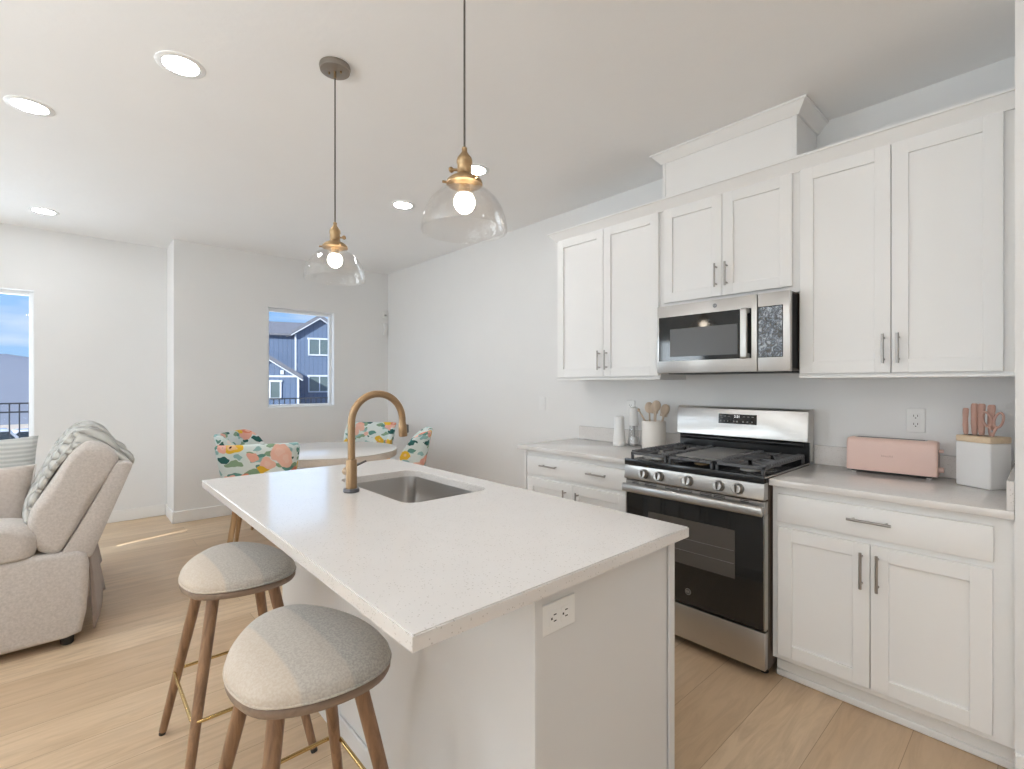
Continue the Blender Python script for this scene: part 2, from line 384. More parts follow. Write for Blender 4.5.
b = MB(); b.box(XL, YR, 0, VX0, YR + .14, H); b.box(VX1, YR, 0, .86, YR + .14, H); b.box(VX0, YR, 0, VX1, YR + .14, VZ0); b.box(VX0, YR, VZ1, VX1, YR + .14, H)
struct(b.build('wall_living', M['wall'], smooth=False))
# left wall: patio door, living window, window with added shades and a gap between them
LW = [(-2.55, .35, 0.02, 2.15), (1.1, 2.9, .55, 2.15), (3.9, 5.0, .55, 2.15)]
def wall_x(x0, x1, y0, y1, ops):
    b = MB(); y = y0
    for (a, c, z0, z1) in ops:
        b.box(x0, y, 0, x1, a, H)
        if z0 > .05: b.box(x0, a, 0, x1, c, z0)
        b.box(x0, a, z1, x1, c, H); y = c
    b.box(x0, y, 0, x1, y1, H); return b
struct(wall_x(XL - .14, XL, YN, YR + .14, LW).build('wall_left', M['wall'], smooth=False))
struct(MB().box(XL - .14, YN - .14, 0, 3.12, YN, H).build('wall_near', M['wall'], smooth=False))
# wall return that ends the range run at the picture's right edge, and the wall behind it
b = MB().box(2.333, -.06, 0, 3.12, .079, H); struct(b.build('wall_return', M['wall'], smooth=False))
b = MB().box(3.0, YN, 0, 3.12, -.06, H); struct(b.build('wall_right_near', M['wall'], smooth=False))

def winframe(name, x0, x1, z0, z1, y, paneoff=.02, w=.035, mull=None):
    r = thing(name, '', '', ((x0 + x1) / 2, y, z0)); del r['label'], r['category']; r['kind'] = 'structure'
    b = MB(); d = .05
    b.box(x0, y, z0, x0 + w, y + d, z1, .004); b.box(x1 - w, y, z0, x1, y + d, z1, .004); b.box(x0 + w, y, z0, x1 - w, y + d, z0 + w, .004); b.box(x0 + w, y, z1 - w, x1 - w, y + d, z1, .004)
    if mull: b.box(mull - .02, y, z0 + w, mull + .02, y + d, z1 - w, .004)
    b.build('window_frame', M['vinyl'], r)
    MB().box(x0 + w, y + paneoff, z0 + w, x1 - w, y + paneoff + .004, z1 - w).build('pane', M['pane'], r, smooth=False)
    return r
w1 = winframe('window_1', WX0, WX1, WZ0, WZ1, YF + .075)
MB().box(WX0, YF + .001, WZ0, WX1, YF + .075, WZ0 + .014, .003, 1).build('window_sill', M['vinyl'], w1)
MB().box(WX1 - .008, YF + .001, WZ0 + .014, WX1, YF + .075, WZ1, .002, 1).build('window_jamb', M['vinyl'], w1)
winframe('window_2', VX0, VX1, VZ0, VZ1, YR + .075, mull=-1.0)
def winx(name, y0, y1, z0, z1, mull=None):
    x = XL - .1; w = .05; r = thing(name, '', '', (x, (y0 + y1) / 2, z0)); del r['label'], r['category']; r['kind'] = 'structure'
    b = MB(); b.box(x, y0, z0, x + .05, y0 + w, z1); b.box(x, y1 - w, z0, x + .05, y1, z1); b.box(x, y0 + w, z0, x + .05, y1 - w, z0 + w); b.box(x, y0 + w, z1 - w, x + .05, y1 - w, z1)
    if mull: b.box(x, mull - .04, z0 + w, x + .05, mull + .04, z1 - w)
    b.build('window_frame', M['vinyl'], r, smooth=False)
    MB().box(x + .02, y0 + w, z0 + w, x + .024, y1 - w, z1 - w).build('pane', M['pane'], r, smooth=False); return r
d1 = winx('door_1', -2.55, .35, .02, 2.15, -1.1); MB().box(XL - .04, -2.55, .02, XL - .03, .35, 2.15).build('added_blind', M['plastic'], d1, smooth=False); w3 = winx('window_3', 1.1, 2.9, .55, 2.15, 2.0)  # closed sheet added over the unseen door to block direct sun
MB().box(XL - .04, 1.1, .55, XL - .03, 2.9, 2.15).build('added_blind', M['plastic'], w3, smooth=False)  # added as well, keeps direct sun off the floor
# unseen shades added to the fourth window, their gap shapes one sliver of sun
r = winx('window_4', 3.9, 5.0, .55, 2.15)
b = MB(); x = XL - .135; GY = 4.206
b.box(x, 3.9, .55, x + .012, GY - .024, 2.15); b.box(x, GY + .024, .55, x + .012, 5.0, 2.15); b.box(x - .014, GY - .03, .55, x - .002, GY + .03, 1.84); b.box(x - .014, GY - .03, 2.10, x - .002, GY + .03, 2.15)
b.build('added_blind', M['plastic'], r, smooth=False)
# baseboards
def base(name, pts):
    b = MB()
    for (x0, y0, x1, y1) in pts: b.box(x0, y0, 0, x1, y1, .115, .004, 1)
    struct(b.build(name, M['trim']))
T = .014
base('baseboard_far', [(.723, YF - T, XW, YF)])
base('baseboard_jog', [(.723 - T, YF - T, .723, YR - T)])
base('baseboard_living', [(XL, YR - T, .723 - T, YR)])
base('baseboard_right', [(XW - T, 2.55, XW, YF - T)])
base('baseboard_left', [(XL, .36, XL + T, YR - T), (XL, YN, XL + T, -2.56)])
base('baseboard_return', [(2.333 - T, -.06 - T, 2.333, .079), (2.333, -.06 - T, 3.0, -.06)])

# ------------------------------------------------------------------ cabinets
def pull(parent, y, z, ln, vert, x):
    """bar pull standing off a face at plane x (facing -x)"""
    b = MB(); so = .03
    if vert:
        b.tube([(x - so, y, z - ln / 2), (x - so, y, z + ln / 2)], .0055, 12)
        for zz in (z - ln / 2 + .018, z + ln / 2 - .018): b.tube([(x - so, y, zz), (x + .001, y, zz)], .0045, 10)
    else:
        b.tube([(x - so, y - ln / 2, z), (x - so, y + ln / 2, z)], .0055, 12)
        for yy in (y - ln / 2 + .018, y + ln / 2 - .018): b.tube([(x - so, yy, z), (x + .001, yy, z)], .0045, 10)
    return b.build('handle', M['nickel'], parent)
def shaker(root, x, y0, y1, z0, z1, name='door', fw=.058, pulls=()):
    b = MB(); g = .0015; y0 += g; y1 -= g; th = .02
    b.box(x, y0, z0, x + th, y0 + fw, z1, .0015, 1); b.box(x, y1 - fw, z0, x + th, y1, z1, .0015, 1)
    b.box(x, y0 + fw - .001, z0, x + th, y1 - fw + .001, z0 + fw, .0015, 1); b.box(x, y0 + fw - .001, z1 - fw, x + th, y1 - fw + .001, z1, .0015, 1)
    b.box(x + .011, y0 + fw - .002, z0 + fw - .002, x + th - .001, y1 - fw + .002, z1 - fw + .002)
    d = b.build(name, M['cab'], root)
    for p in pulls: pull(d, *p, x)
    return d
def slab(root, x, y0, y1, z0, z1, pulls=()):
    d = MB().box(x, y0, z0, x + .02, y1, z1, .002, 2).build('drawer', M['cab'], root)
    for p in pulls: pull(d, *p, x)
    return d
UX = 2.655
def upper(label, y0, y1, z0, z1, dy0, dy1, split, hy, hz, hl=.13, rail=True, dz=1.392):
    r = thing('wall_cabinet', label, 'cabinet', (2.82, (y0 + y1) / 2, z0))
    b = MB().box(UX + .02, y0, z0, XW, y1, z1)
    if rail: b.box(UX + .008, y0, z0, UX + .02, y1, z0 + .014, .002, 1)
    b.build('body', M['cab'], r, smooth=False)
    for (a, c, h) in ((dy0, split, hy[0]), (split, dy1, hy[1])):
        shaker(r, UX, a, c, dz, 2.392, pulls=[(h, hz, hl, True)])
    return r
upper('tall white shaker wall cabinet over the pink toaster, at the wall end', .0795, .834, 1.37, 2.405, .119, .828, .467, (.440, .492), 1.497)
upper('short white shaker wall cabinet directly above the microwave', .8345, 1.599, 1.80, 2.405, .861, 1.573, 1.213, (1.185, 1.243), 1.943, dz=1.83, rail=False)
upper('tall white shaker wall cabinet over the utensil crock, farthest from the knife block', 1.5995, 2.449, 1.37, 2.405, 1.604, 2.440, 2.022, (1.99, 2.05), 1.503)
# crown moulding running over the three wall cabinets
def crown(b, x, y0, y1, z0, z1, prj, ret0, ret1, xw=XW):
    prof = [(0, 0), (.18, 0), (.26, .12), (.55, .45), (.85, .80), (1, .84), (1, 1), (0, 1)]
    h = z1 - z0
    rings = []
    pts = [('a', y0), ('b', y1)]
    def ring(px, py, dx, dy): return [(px - dx * p * prj, py + dy * p * prj, z0 + q * h) for p, q in prof]
    R = []
    if ret0: R.append(ring(xw, y0, 0, -1))
    R.append(ring(x, y0, 1, -1 if ret0 else 0)); R.append(ring(x, y1, 1, 1 if ret1 else 0))
    if ret1: R.append(ring(xw, y1, 0, 1))
    b.loft(R); return b
b = crown(MB(), UX + .018, .0795, 2.452, 2.3925, 2.455, .055, False, True); o = b.build('trim_1', M['cab'], angle=20); struct(o)
# boxed chase above the middle cabinet, up to the ceiling
r = thing('hood_chase', 'boxed white chase with crown above the middle cabinet, touching the ceiling', 'cabinet', (2.83, 1.216, 2.456))
b = MB().box(2.68, .846, 2.456, XW, 1.588, H - .002); b.box(2.674, .846, 2.456, 2.6805, .866, 2.70, .001, 1); b.box(2.674, 1.568, 2.456, 2.6805, 1.588, 2.70, .001, 1)
b.build('body', M['cab'], r, smooth=False)
crown(MB(), 2.68, .846, 1.588, 2.683, H - .001, .058, True, True).build('crown', M['cab'], r, angle=20)

# base cabinets
BX = 2.355
r = thing('base_cabinet', 'white base cabinet with one wide drawer over two doors, right of the range', 'cabinet', (2.67, .46, 0))
b = MB().box(BX + .02, .0795, .10, XW - .004, .850, .884); b.build('body', M['cab'], r, smooth=False)
b = MB().box(2.43, .0795, 0, 2.448, .850, .10); b.box(2.416, .0795, 0, 2.43, .850, .03, .004, 1); b.box(2.422, .0795, .03, 2.43, .850, .075, .003, 1); b.build('toe_kick', M['cab'], r)
slab(r, BX, .132, .825, .725, .848, [(.482, .795, .145, False)])
shaker(r, BX, .132, .481, .125, .700, pulls=[(.455, .597, .145, True)])
shaker(r, BX, .481, .825, .125, .700, pulls=[(.508, .597, .145, True)])
r = thing('base_cabinet', 'white base cabinet with a two-pull drawer, beyond the range under the crock', 'cabinet', (2.67, 2.05, 0))
b = MB().box(BX + .02, 1.616, .10, XW - .004, 2.48, .884); b.box(BX + .003, 2.462, .0, XW - .004, 2.481, .884); b.build('body', M['cab'], r, smooth=False)
MB().box(2.43, 1.616, 0, 2.448, 2.48, .10).build('toe_kick', M['cab'], r)
slab(r, BX, 1.625, 2.45, .725, .848, [(1.832, .795, .145, False), (2.230, .795, .145, False)])
shaker(r, BX, 1.625, 2.037, .125, .700, pulls=[(1.985, .59, .145, True)])
shaker(r, BX, 2.037, 2.45, .125, .700, pulls=[(2.09, .59, .145, True)])
# worktops
r = thing('worktop', 'speckled white quartz worktop under the pink toaster and knife block', 'worktop', (2.65, .47, .884))
MB().box(2.333, .0795, .885, XW, .853, .914, .003, 2).build('slab', M['quartz'], r)
MB().box(2.96, .0995, .914, XW, .853, 1.014, .002, 1).build('backsplash', M['quartz'], r)
MB().box(2.34, .0795, .914, XW, .0995, 1.014, .002, 1).build('side_splash', M['quartz'], r)
r = thing('worktop', 'speckled white quartz worktop beyond the range, with the utensil crock on it', 'worktop', (2.65, 2.07, .884))
MB().box(2.333, 1.612, .885, XW, 2.53, .914, .003, 2).build('slab', M['quartz'], r)
MB().box(2.96, 1.612, .914, XW, 2.49, 1.014, .002, 1).build('backsplash', M['quartz'], r)

# ------------------------------------------------------------------ island
IX0, IX1, IY0, IY1 = .4275, 1.368, .7246, 2.5308
BX0, BX1, BY0, BY1 = .757, 1.335, .765, 2.50
r = thing('kitchen_island', 'white kitchen island with panelled end and overhang for two stools', 'island', (1.05, 1.63, 0))
def rrect(x0, y0, x1, y1, rad, n=6):
    P = []
    for cx, cy, a0 in ((x1 - rad, y1 - rad, 0), (x0 + rad, y1 - rad, 90), (x0 + rad, y0 + rad, 180), (x1 - rad, y0 + rad, 270)):
        for k in range(n + 1):
            a = math.radians(a0 + 90 * k / n); P.append((cx + rad * math.cos(a), cy + rad * math.sin(a)))
    return P
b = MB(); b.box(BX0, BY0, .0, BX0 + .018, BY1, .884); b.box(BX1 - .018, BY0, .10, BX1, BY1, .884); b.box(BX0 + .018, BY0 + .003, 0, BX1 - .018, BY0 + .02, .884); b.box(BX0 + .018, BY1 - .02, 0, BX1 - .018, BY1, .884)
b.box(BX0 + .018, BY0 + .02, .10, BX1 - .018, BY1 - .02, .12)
b.build('body', M['cabshaded'], r, smooth=False)
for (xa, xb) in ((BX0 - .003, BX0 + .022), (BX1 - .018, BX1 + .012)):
    MB().box(xa, BY0 - .006, 0, xb, BY0 + .003, .884, .001, 1).build('corner_trim', M['cabshaded'], r)
b = MB(); b.box(BX0 - .012, BY0 - .006, 0, BX0, BY1, .09, .003, 1); b.build('base_strip', M['cabshaded'], r)
MB().box(BX1 - .07, BY0 + .02, 0, BX1 - .055, BY1 - .02, .10).build('toe_kick', M['cabshaded'], r, smooth=False)
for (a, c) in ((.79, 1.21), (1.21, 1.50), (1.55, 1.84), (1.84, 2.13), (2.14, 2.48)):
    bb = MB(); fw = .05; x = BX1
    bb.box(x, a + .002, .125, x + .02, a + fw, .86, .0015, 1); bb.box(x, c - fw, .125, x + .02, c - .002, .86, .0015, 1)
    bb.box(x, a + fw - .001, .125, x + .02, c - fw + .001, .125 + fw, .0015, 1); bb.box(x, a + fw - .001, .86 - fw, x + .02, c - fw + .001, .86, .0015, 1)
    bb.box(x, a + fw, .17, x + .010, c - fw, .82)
    d = bb.build('door', M['cabshaded'], r)
    hb = MB(); yy = c - .03; hb.tube([(x + .05, yy, .62), (x + .05, yy, .77)], .0055); hb.tube([(x + .019, yy, .64), (x + .05, yy, .64)], .0045); hb.tube([(x + .019, yy, .75), (x + .05, yy, .75)], .0045)
    hb.build('handle', M['nickel'], d)
# slab with the sink cut-out
SX0, SX1, SY0, SY1 = .885, 1.262, 1.53, 2.145
t_ = thing('island_worktop', 'large speckled white quartz slab on the kitchen island', 'worktop', (.9, 1.63, .885))
bm = bmesh.new(); hole = rrect(SX0, SY0, SX1, SY1, .055, 6); n = len(hole)
outer = []
for (x, y) in hole:      # project hole points outwards onto the slab rectangle
    cx, cy = (SX0 + SX1) / 2, (SY0 + SY1) / 2; dx, dy = x - cx, y - cy
    s1 = ((IX1 - cx) / dx if dx > 0 else (IX0 - cx) / dx) if abs(dx) > 1e-6 else 1e9
    s2 = ((IY1 - cy) / dy if dy > 0 else (IY0 - cy) / dy) if abs(dy) > 1e-6 else 1e9
    s_ = min(s1, s2); outer.append([cx + dx * s_, cy + dy * s_])
for (cx, cy) in ((IX0, IY0), (IX1, IY0), (IX0, IY1), (IX1, IY1)):
    j = min(range(n), key=lambda i: (outer[i][0] - cx) ** 2 + (outer[i][1] - cy) ** 2); outer[j] = [cx, cy]
V = {}
for zi, z in enumerate((.884, .914)):
    V[zi] = ([bm.verts.new((x, y, z)) for x, y in hole], [bm.verts.new((x, y, z)) for x, y in outer])
be = []
for i in range(n):
    j = (i + 1) % n
    bm.faces.new([V[1][0][i], V[1][1][i], V[1][1][j], V[1][0][j]]); bm.faces.new([V[0][0][j], V[0][1][j], V[0][1][i], V[0][0][i]])
    bm.faces.new([V[0][1][i], V[0][1][j], V[1][1][j], V[1][1][i]]); bm.faces.new([V[1][0][i], V[1][0][j], V[0][0][j], V[0][0][i]])
    be.append(bm.edges.get([V[1][1][i], V[1][1][j]])); be.append(bm.edges.get([V[1][0][i], V[1][0][j]]))
bmesh.ops.recalc_face_normals(bm, faces=bm.faces)
bmesh.ops.bevel(bm, geom=be, offset=.003, segments=2, affect='EDGES')
b = MB(); b.bm.free(); b.bm = bm; b.build('slab', M['quartz'], t_)
# sink bowl
r = thing('kitchen_sink', 'undermount stainless steel sink set in the island worktop', 'sink', (1.07, 1.83, .68))
e_ = .006
def ringz(off, z, rad): return [(x, y, z) for x, y in rrect(SX0 - off, SY0 - off, SX1 + off, SY1 + off, rad, 6)]
b = MB(); b.loft([ringz(.02, .8835, .07), ringz(e_, .8835, .06), ringz(e_ - .002, .87, .058), ringz(-.006, .72, .05), ringz(-.03, .692, .04), ringz(-.06, .688, .03)], cap=False)
bmv = [v for v in b.bm.verts if abs(v.co.z - .688) < 1e-5]; b.bm.faces.new(bmv[:28])
b.build('bowl', M['sinksteel'], r)
MB().lathe([(.042, .6885), (.042, .691), (.036, .692), (.03, .6895), (.001, .6895)], (1.07, 1.84, 0)).build('drain', M['steel'], r)
# faucet
FX, FY = .821, 1.858
r = thing('kitchen_faucet', 'tall gooseneck faucet in brushed bronze beside the island sink', 'faucet', (FX, FY, .914))
MB().lathe([(.030, .9142), (.031, .916), (.031, .925), (.028, .929)], (FX, FY, 0)).build('base_ring', M['badgedark'], r)
MB().lathe([(.0212, .926), (.0216, .93), (.0216, 1.038), (.020, 1.042), (.016, 1.043)], (FX, FY, 0)).build('body', M['brass'], r)
R_ = .113; cz = 1.188; pts = [(FX, FY, 1.03), (FX, FY, 1.10), (FX, FY, 1.16)]
for k in range(0, 25):
    a = PI - PI * k / 24 * 1.03; pts.append((FX + R_ + R_ * math.cos(a), FY, cz + R_ * math.sin(a)))
MB().tube(pts, .0145, 18).build('spout', M['brass'], r)
p0 = Vector(pts[-1]); dd = (Vector(pts[-1]) - Vector(pts[-2])).normalized(); dd = (dd + Vector((.10, 0, 0))).normalized()
sh = MB().tube([p0 - dd * .002, p0 + dd * .004, p0 + dd * .010, p0 + dd * .056, p0 + dd * .060], [.0152, .0152, .0172, .0185, .016], 20).build('spray_head', M['brass'], r)
MB().box(-.004, -.006, -.018, .006, .006, .018, .003, 2, m=Matrix.Translation(p0 + dd * .028 + Vector((.021, 0, 0)))).build('spray_button', M['knobmetal'], sh)
MB().tube([(FX, FY + .018, .99), (FX, FY + .05, .99), (FX, FY + .053, .99)], [.017, .017, .014], 20).build('valve', M['brass'], r)
MB().tube([(FX + .004, FY + .045, .996), (FX + .03, FY + .048, 1.004), (FX + .085, FY + .05, 1.022)], [.006, .0048, .0042], 12).build('lever', M['knobmetal'], r)

# ------------------------------------------------------------------ outlets, switches, sensors
def outlet(label, P, horiz=False, facing='x'):
    """duplex outlet; facing 'x' looks to -x, 'y' looks to -y"""
    r = thing('outlet', label, 'outlet', P)
    def bx(b, u0, v0, u1, v1, d0, d1, bev=0):   # u sideways, v up, d out of the wall
        if horiz: u0, v0, u1, v1 = v0, u0, v1, u1
        if facing == 'x': b.box(P[0] - d1, P[1] + u0, P[2] + v0, P[0] - d0, P[1] + u1, P[2] + v1, bev, 1)
        else: b.box(P[0] + u0, P[1] - d1, P[2] + v0, P[0] + u1, P[1] - d0, P[2] + v1, bev, 1)
        return b
    p = bx(MB(), -.035, -.057, .035, .057, .0002, .006, .002).build('plate', M['plastic'], r)
    for s in (-1, 1):
        q = bx(MB(), -.017, s * .0195 - .0145, .017, s * .0195 + .0145, .006, .0078, .0015).build('socket', M['plastic'], p)
        b = MB(); bx(b, -.0085, s * .0195 - .001, -.006, s * .0195 + .008, .0078, .0082); bx(b, .006, s * .0195 - .001, .0085, s * .0195 + .008, .0078, .0082); bx(b, -.0025, s * .0195 - .0095, .0025, s * .0195 - .005, .0078, .0082)
        b.build('slot', M['slot'], p, smooth=False)
    return r
outlet('white duplex outlet on the wall above the pink toaster and knife block', (XW, .429, 1.168))
outlet('white duplex outlet mounted sideways on the end panel of the island', (.836, BY0 + .003, .806), horiz=True, facing='y')
outlet('white wall outlet hidden partly behind the pepper mill beyond the range', (XW, 2.02, 1.168))
r = thing('light_switch', 'white rocker light switch on the bare wall beyond the last cabinet', 'switch', (XW, 2.909, 1.178))
MB().box(XW - .006, 2.874, 1.121, XW - .0002, 2.944, 1.235, .002, 1).build('plate', M['plastic'], r)
MB().box(XW - .010, 2.893, 1.145, XW - .006, 2.925, 1.211, .0015, 1).build('rocker', M['plastic'], r)
for nm, lab, z, hh in (('alarm_sensor', 'small square white sensor high in the dining corner', 2.225, .045), ('motion_detector', 'small white upright sensor just below the square one in the corner', 2.035, .075)):
    r = thing(nm, lab, 'sensor', (2.93, YF, z)); b = MB().box(2.905, YF - .035, z - hh, 2.955, YF - .0005, z + hh, .008, 2); b.build('case', M['plastic'], r)
    MB().box(2.915, YF - .038, z - hh * .5, 2.945, YF - .035, z - hh * .1, .001, 1).build('lens', M['panelgrey'] if nm == 'alarm_sensor' else M['plastic'], r)

# ------------------------------------------------------------------ lights
def pendant(label, x, y, dx, dy):
    r = thing('pendant_light', label, 'lamp', (x, y, 1.80))
    MB().lathe([(.001, H - .0005), (.064, H - .0005), (.066, H - .008), (.062, H - .024), (.02, H - .027), (.001, H - .027)], (x, y, 0), 40).build('canopy', M['canopy'], r)
    for sx_, sy_ in ((.018, -.02), (-.018, .02)): MB().tube([(x + sx_, y + sy_, H - .026), (x + sx_, y + sy_, H - .034)], .004, 10).build('screw', M['oldbrass'], r)
    MB().tube([(x, y, H - .026), (x, y, H - .055)], .006, 10).build('cord_grip', M['oldbrass'], r)
    MB().tube([(x, y, H - .03), (x, y, 2.03)], .0032, 10).build('cord', M['cord'], r)
    MB().lathe([(.004, 2.052), (.008, 2.050), (.008, 2.038), (.013, 2.030), (.021, 2.020), (.0235, 2.012), (.0235, 2.004), (.0215, 2.001), (.0215, 1.974), (.025, 1.967), (.040, 1.960), (.052, 1.950), (.054, 1.944), (.054, 1.939), (.001, 1.939)], (x, y, 0), 36).build('socket', M['oldbrass'], r)
    b = MB()
    b.tube([(x + dx * .02, y + dy * .02, 1.985), (x + dx * .036, y + dy * .036, 1.985)], .004, 10); b.ball((x + dx * .04, y + dy * .04, 1.985), .009, .006, .009)
    b.build('switch_key', M['oldbrass'], r)
    for k in range(3):
        a = 2 * PI * k / 3 + .5; MB().tube([(x + .048 * math.cos(a), y + .048 * math.sin(a), 1.944), (x + .066 * math.cos(a), y + .066 * math.sin(a), 1.944)], .004, 8).build('thumb_screw', M['oldbrass'], r)
    prof = [(.046, 1.944), (.047, 1.934), (.052, 1.928), (.075, 1.915), (.098, 1.893), (.114, 1.866), (.124, 1.838), (.129, 1.812), (.129, 1.800), (.1265, 1.800), (.1265, 1.812), (.1215, 1.838), (.1115, 1.865), (.0955, 1.891), (.073, 1.912), (.049, 1.925), (.044, 1.932), (.043, 1.944)]
    MB().lathe(prof, (x, y, 0), 56, cap=False).build('glass_shade', M['shade'], r)
    MB().lathe([(.001, 1.939), (.016, 1.939), (.0165, 1.925), (.015, 1.911), (.001, 1.911)], (x, y, 0), 24).build('lamp_holder', M['oldbrass'], r)
    bl = MB().lathe([(.001, 1.853), (.012, 1.855), (.023, 1.863), (.030, 1.875), (.032, 1.886), (.030, 1.898), (.024, 1.908), (.014, 1.914), (.001, 1.915)], (x, y, 0), 28).build('bulb', M['bulb'], r)
    return r
pendant('glass dome pendant over the near half of the island', .874, 1.180, -.72, .69)
pendant('glass dome pendant over the far half of the island, nearer the dining window', .857, 2.109, .72, -.69)
cans = [(.353, 2.555, 'recessed ceiling light nearest the island, left of the far pendant'), (-.158, 3.44, 'recessed ceiling light above the sofa, nearest the left edge'),
        (-.17, 5.447, 'recessed ceiling light farthest off, by the living room wall'), (1.914, 3.387, 'recessed ceiling light between the two pendants, toward the dining table'),
        (1.951, 2.519, 'recessed ceiling light just behind the near pendant socket'), (.35, .2, 'recessed ceiling light above the camera side of the room'), (-1.6, .2, 'recessed ceiling light near the patio door'), (-.6, -1.3, 'added unseen ceiling light behind the camera, patio side'), (1.3, -1.3, 'added unseen ceiling light behind the camera, range side'), (1.62, -.48, 'added unseen ceiling light at the near end of the range aisle'), (-1.6, 3.0, 'recessed ceiling light in the middle of the living area')]  # behind-camera and range-aisle lights are unseen, added to brighten the room
for x, y, lab in cans:
    r = thing('ceiling_light', lab, 'lamp', (x, y, H), group='recessed ceiling lights')
    MB().lathe([(.092, H - .0005), (.094, H - .003), (.090, H - .006), (.070, H - .006), (.066, H - .002), (.066, H - .0005)], (x, y, 0), 48, cap=False).build('trim_ring', M['plastic'], r)
    MB().lathe([(.001, H - .0035), (.067, H - .0035), (.067, H - .0008), (.001, H - .0008)], (x, y, 0), 40).build('lens', M['can'], r)

# ------------------------------------------------------------------ range
RY0, RY1, RX = .856, 1.594, 2.30
r = thing('gas_range', 'stainless steel gas range with black oven door and five knobs', 'stove', (2.63, 1.23, 0))
b = MB(); b.box(RX + .035, RY0 + .002, .045, 2.955, RY1 - .002, .905); b.build('body', M['mwside'], r, smooth=False)
for sy in (RY0 + .04, RY1 - .04):
    for sx_ in (RX + .10, 2.88): MB().lathe([(.018, 0.0), (.018, .01), (.010, .012), (.010, .046)], (sx_, sy, 0), 16).build('foot', M['blackfoot'], r)
MB().box(RX + .06, RY0 + .02, .02, RX + .075, RY1 - .02, .05).build('kick_plate', M['dark'], r)
dr = MB().box(RX, RY0, .052, RX + .034, RY1, .222, .004, 2).build('drawer', M['steel'], r)
# oven door
d = MB().box(RX, RY0 + .006, .232, RX + .034, RY1 - .006, .752, .004, 2).build('oven_door', M['blackglass'], r)
MB().box(RX - .0012, .989, .43, RX - .0002, 1.45, .657).build('window', M['ovenwin'], d, smooth=False)
for z in (.50, .56): MB().tube([(RX - .002, .995, z), (RX - .002, 1.444, z)], .0016, 8).build('rack_line', M['knobmetal'], d)
b = MB()
b.box(RX - .001, RY0 + .0, .752, RX + .034, RY1, .812, .003, 1)
b.build('door_top_trim', M['steel'], d)
for y in (RY0, RY1 - .006): MB().box(RX - .001, y, .232, RX + .034, y + .006, .752).build('edge_trim', M['steel'], d, smooth=False)
for (ya, yb) in ((.925, .965), (1.035, 1.09), (1.10, 1.16), (1.20, 1.27), (1.28, 1.35), (1.40, 1.47), (1.51, 1.55)):
    for z in (.797, .804): MB().box(RX - .0018, ya, z, RX - .0008, yb, z + .0035).build('vent_slot', M['slot'], d, smooth=False)
b = MB(); yy = [RY0 - .002, RY1 + .002]
prof = [(RX - .043, .762), (RX - .041, .788), (RX - .034, .795), (RX - .022, .795), (RX - .020, .752), (RX - .034, .750), (RX - .041, .754)]
b.prism(prof, 1, RY0 + .001, RY1 - .001, .002, 1)
for ya in (RY0 + .003, RY1 - .028): b.box(RX - .03, ya, .760, RX, ya + .025, .788, .003, 1)
hd = b.build('handle', M['steel'], d)
def badge(parent, P, rr):
    q = MB().tube([(P[0] - .0008, P[1], P[2]), (P[0] + .0008, P[1], P[2])], rr, 36).build('badge', M['badge'], parent)
    MB().tube([(P[0] - .0013, P[1], P[2]), (P[0] - .0006, P[1], P[2])], rr * .86, 36).build('badge_disc', M['badgedark'], q)
    text('lettering', 'GE', rr * 1.0, M['badge'], q, (P[0] - .0015, P[1], P[2]), FACE_NX)
badge(d, (RX - .001, 1.223, .297), .0155)
# control panel, knobs
cp = MB().prism([(RX + .034, .818), (RX - .014, .818), (RX - .018, .824), (RX - .006, .894), (RX + .034, .894)], 1, RY0, RY1, .002, 1).build('control_panel', M['steel'], r)
tilt = Vector((-1, 0, .17)).normalized()
for y in (.969, 1.058, 1.215, 1.377, 1.468):
    c = Vector((RX - .0125, y, .856))
    k = MB().tube([c - tilt * -.000, c + tilt * .006], .0275, 28).build('knob_bezel', M['knobmetal'], cp)
    kb = MB().tube([c + tilt * .006, c + tilt * .026, c + tilt * .028], [.024, .022, .020], 28).build('knob', M['nickel'], k)
    q = Matrix.Translation(c + tilt * .030) @ Matrix.Rotation(-.17, 4, 'Y')
    b = MB().box(-.004, -.0045, -.019, .004, .0045, .019, .002, 1, m=q); b.xf(Matrix.Translation((0, 0, 0))); 
    me_off = b.build('grip', M['knobmetal'], cp)
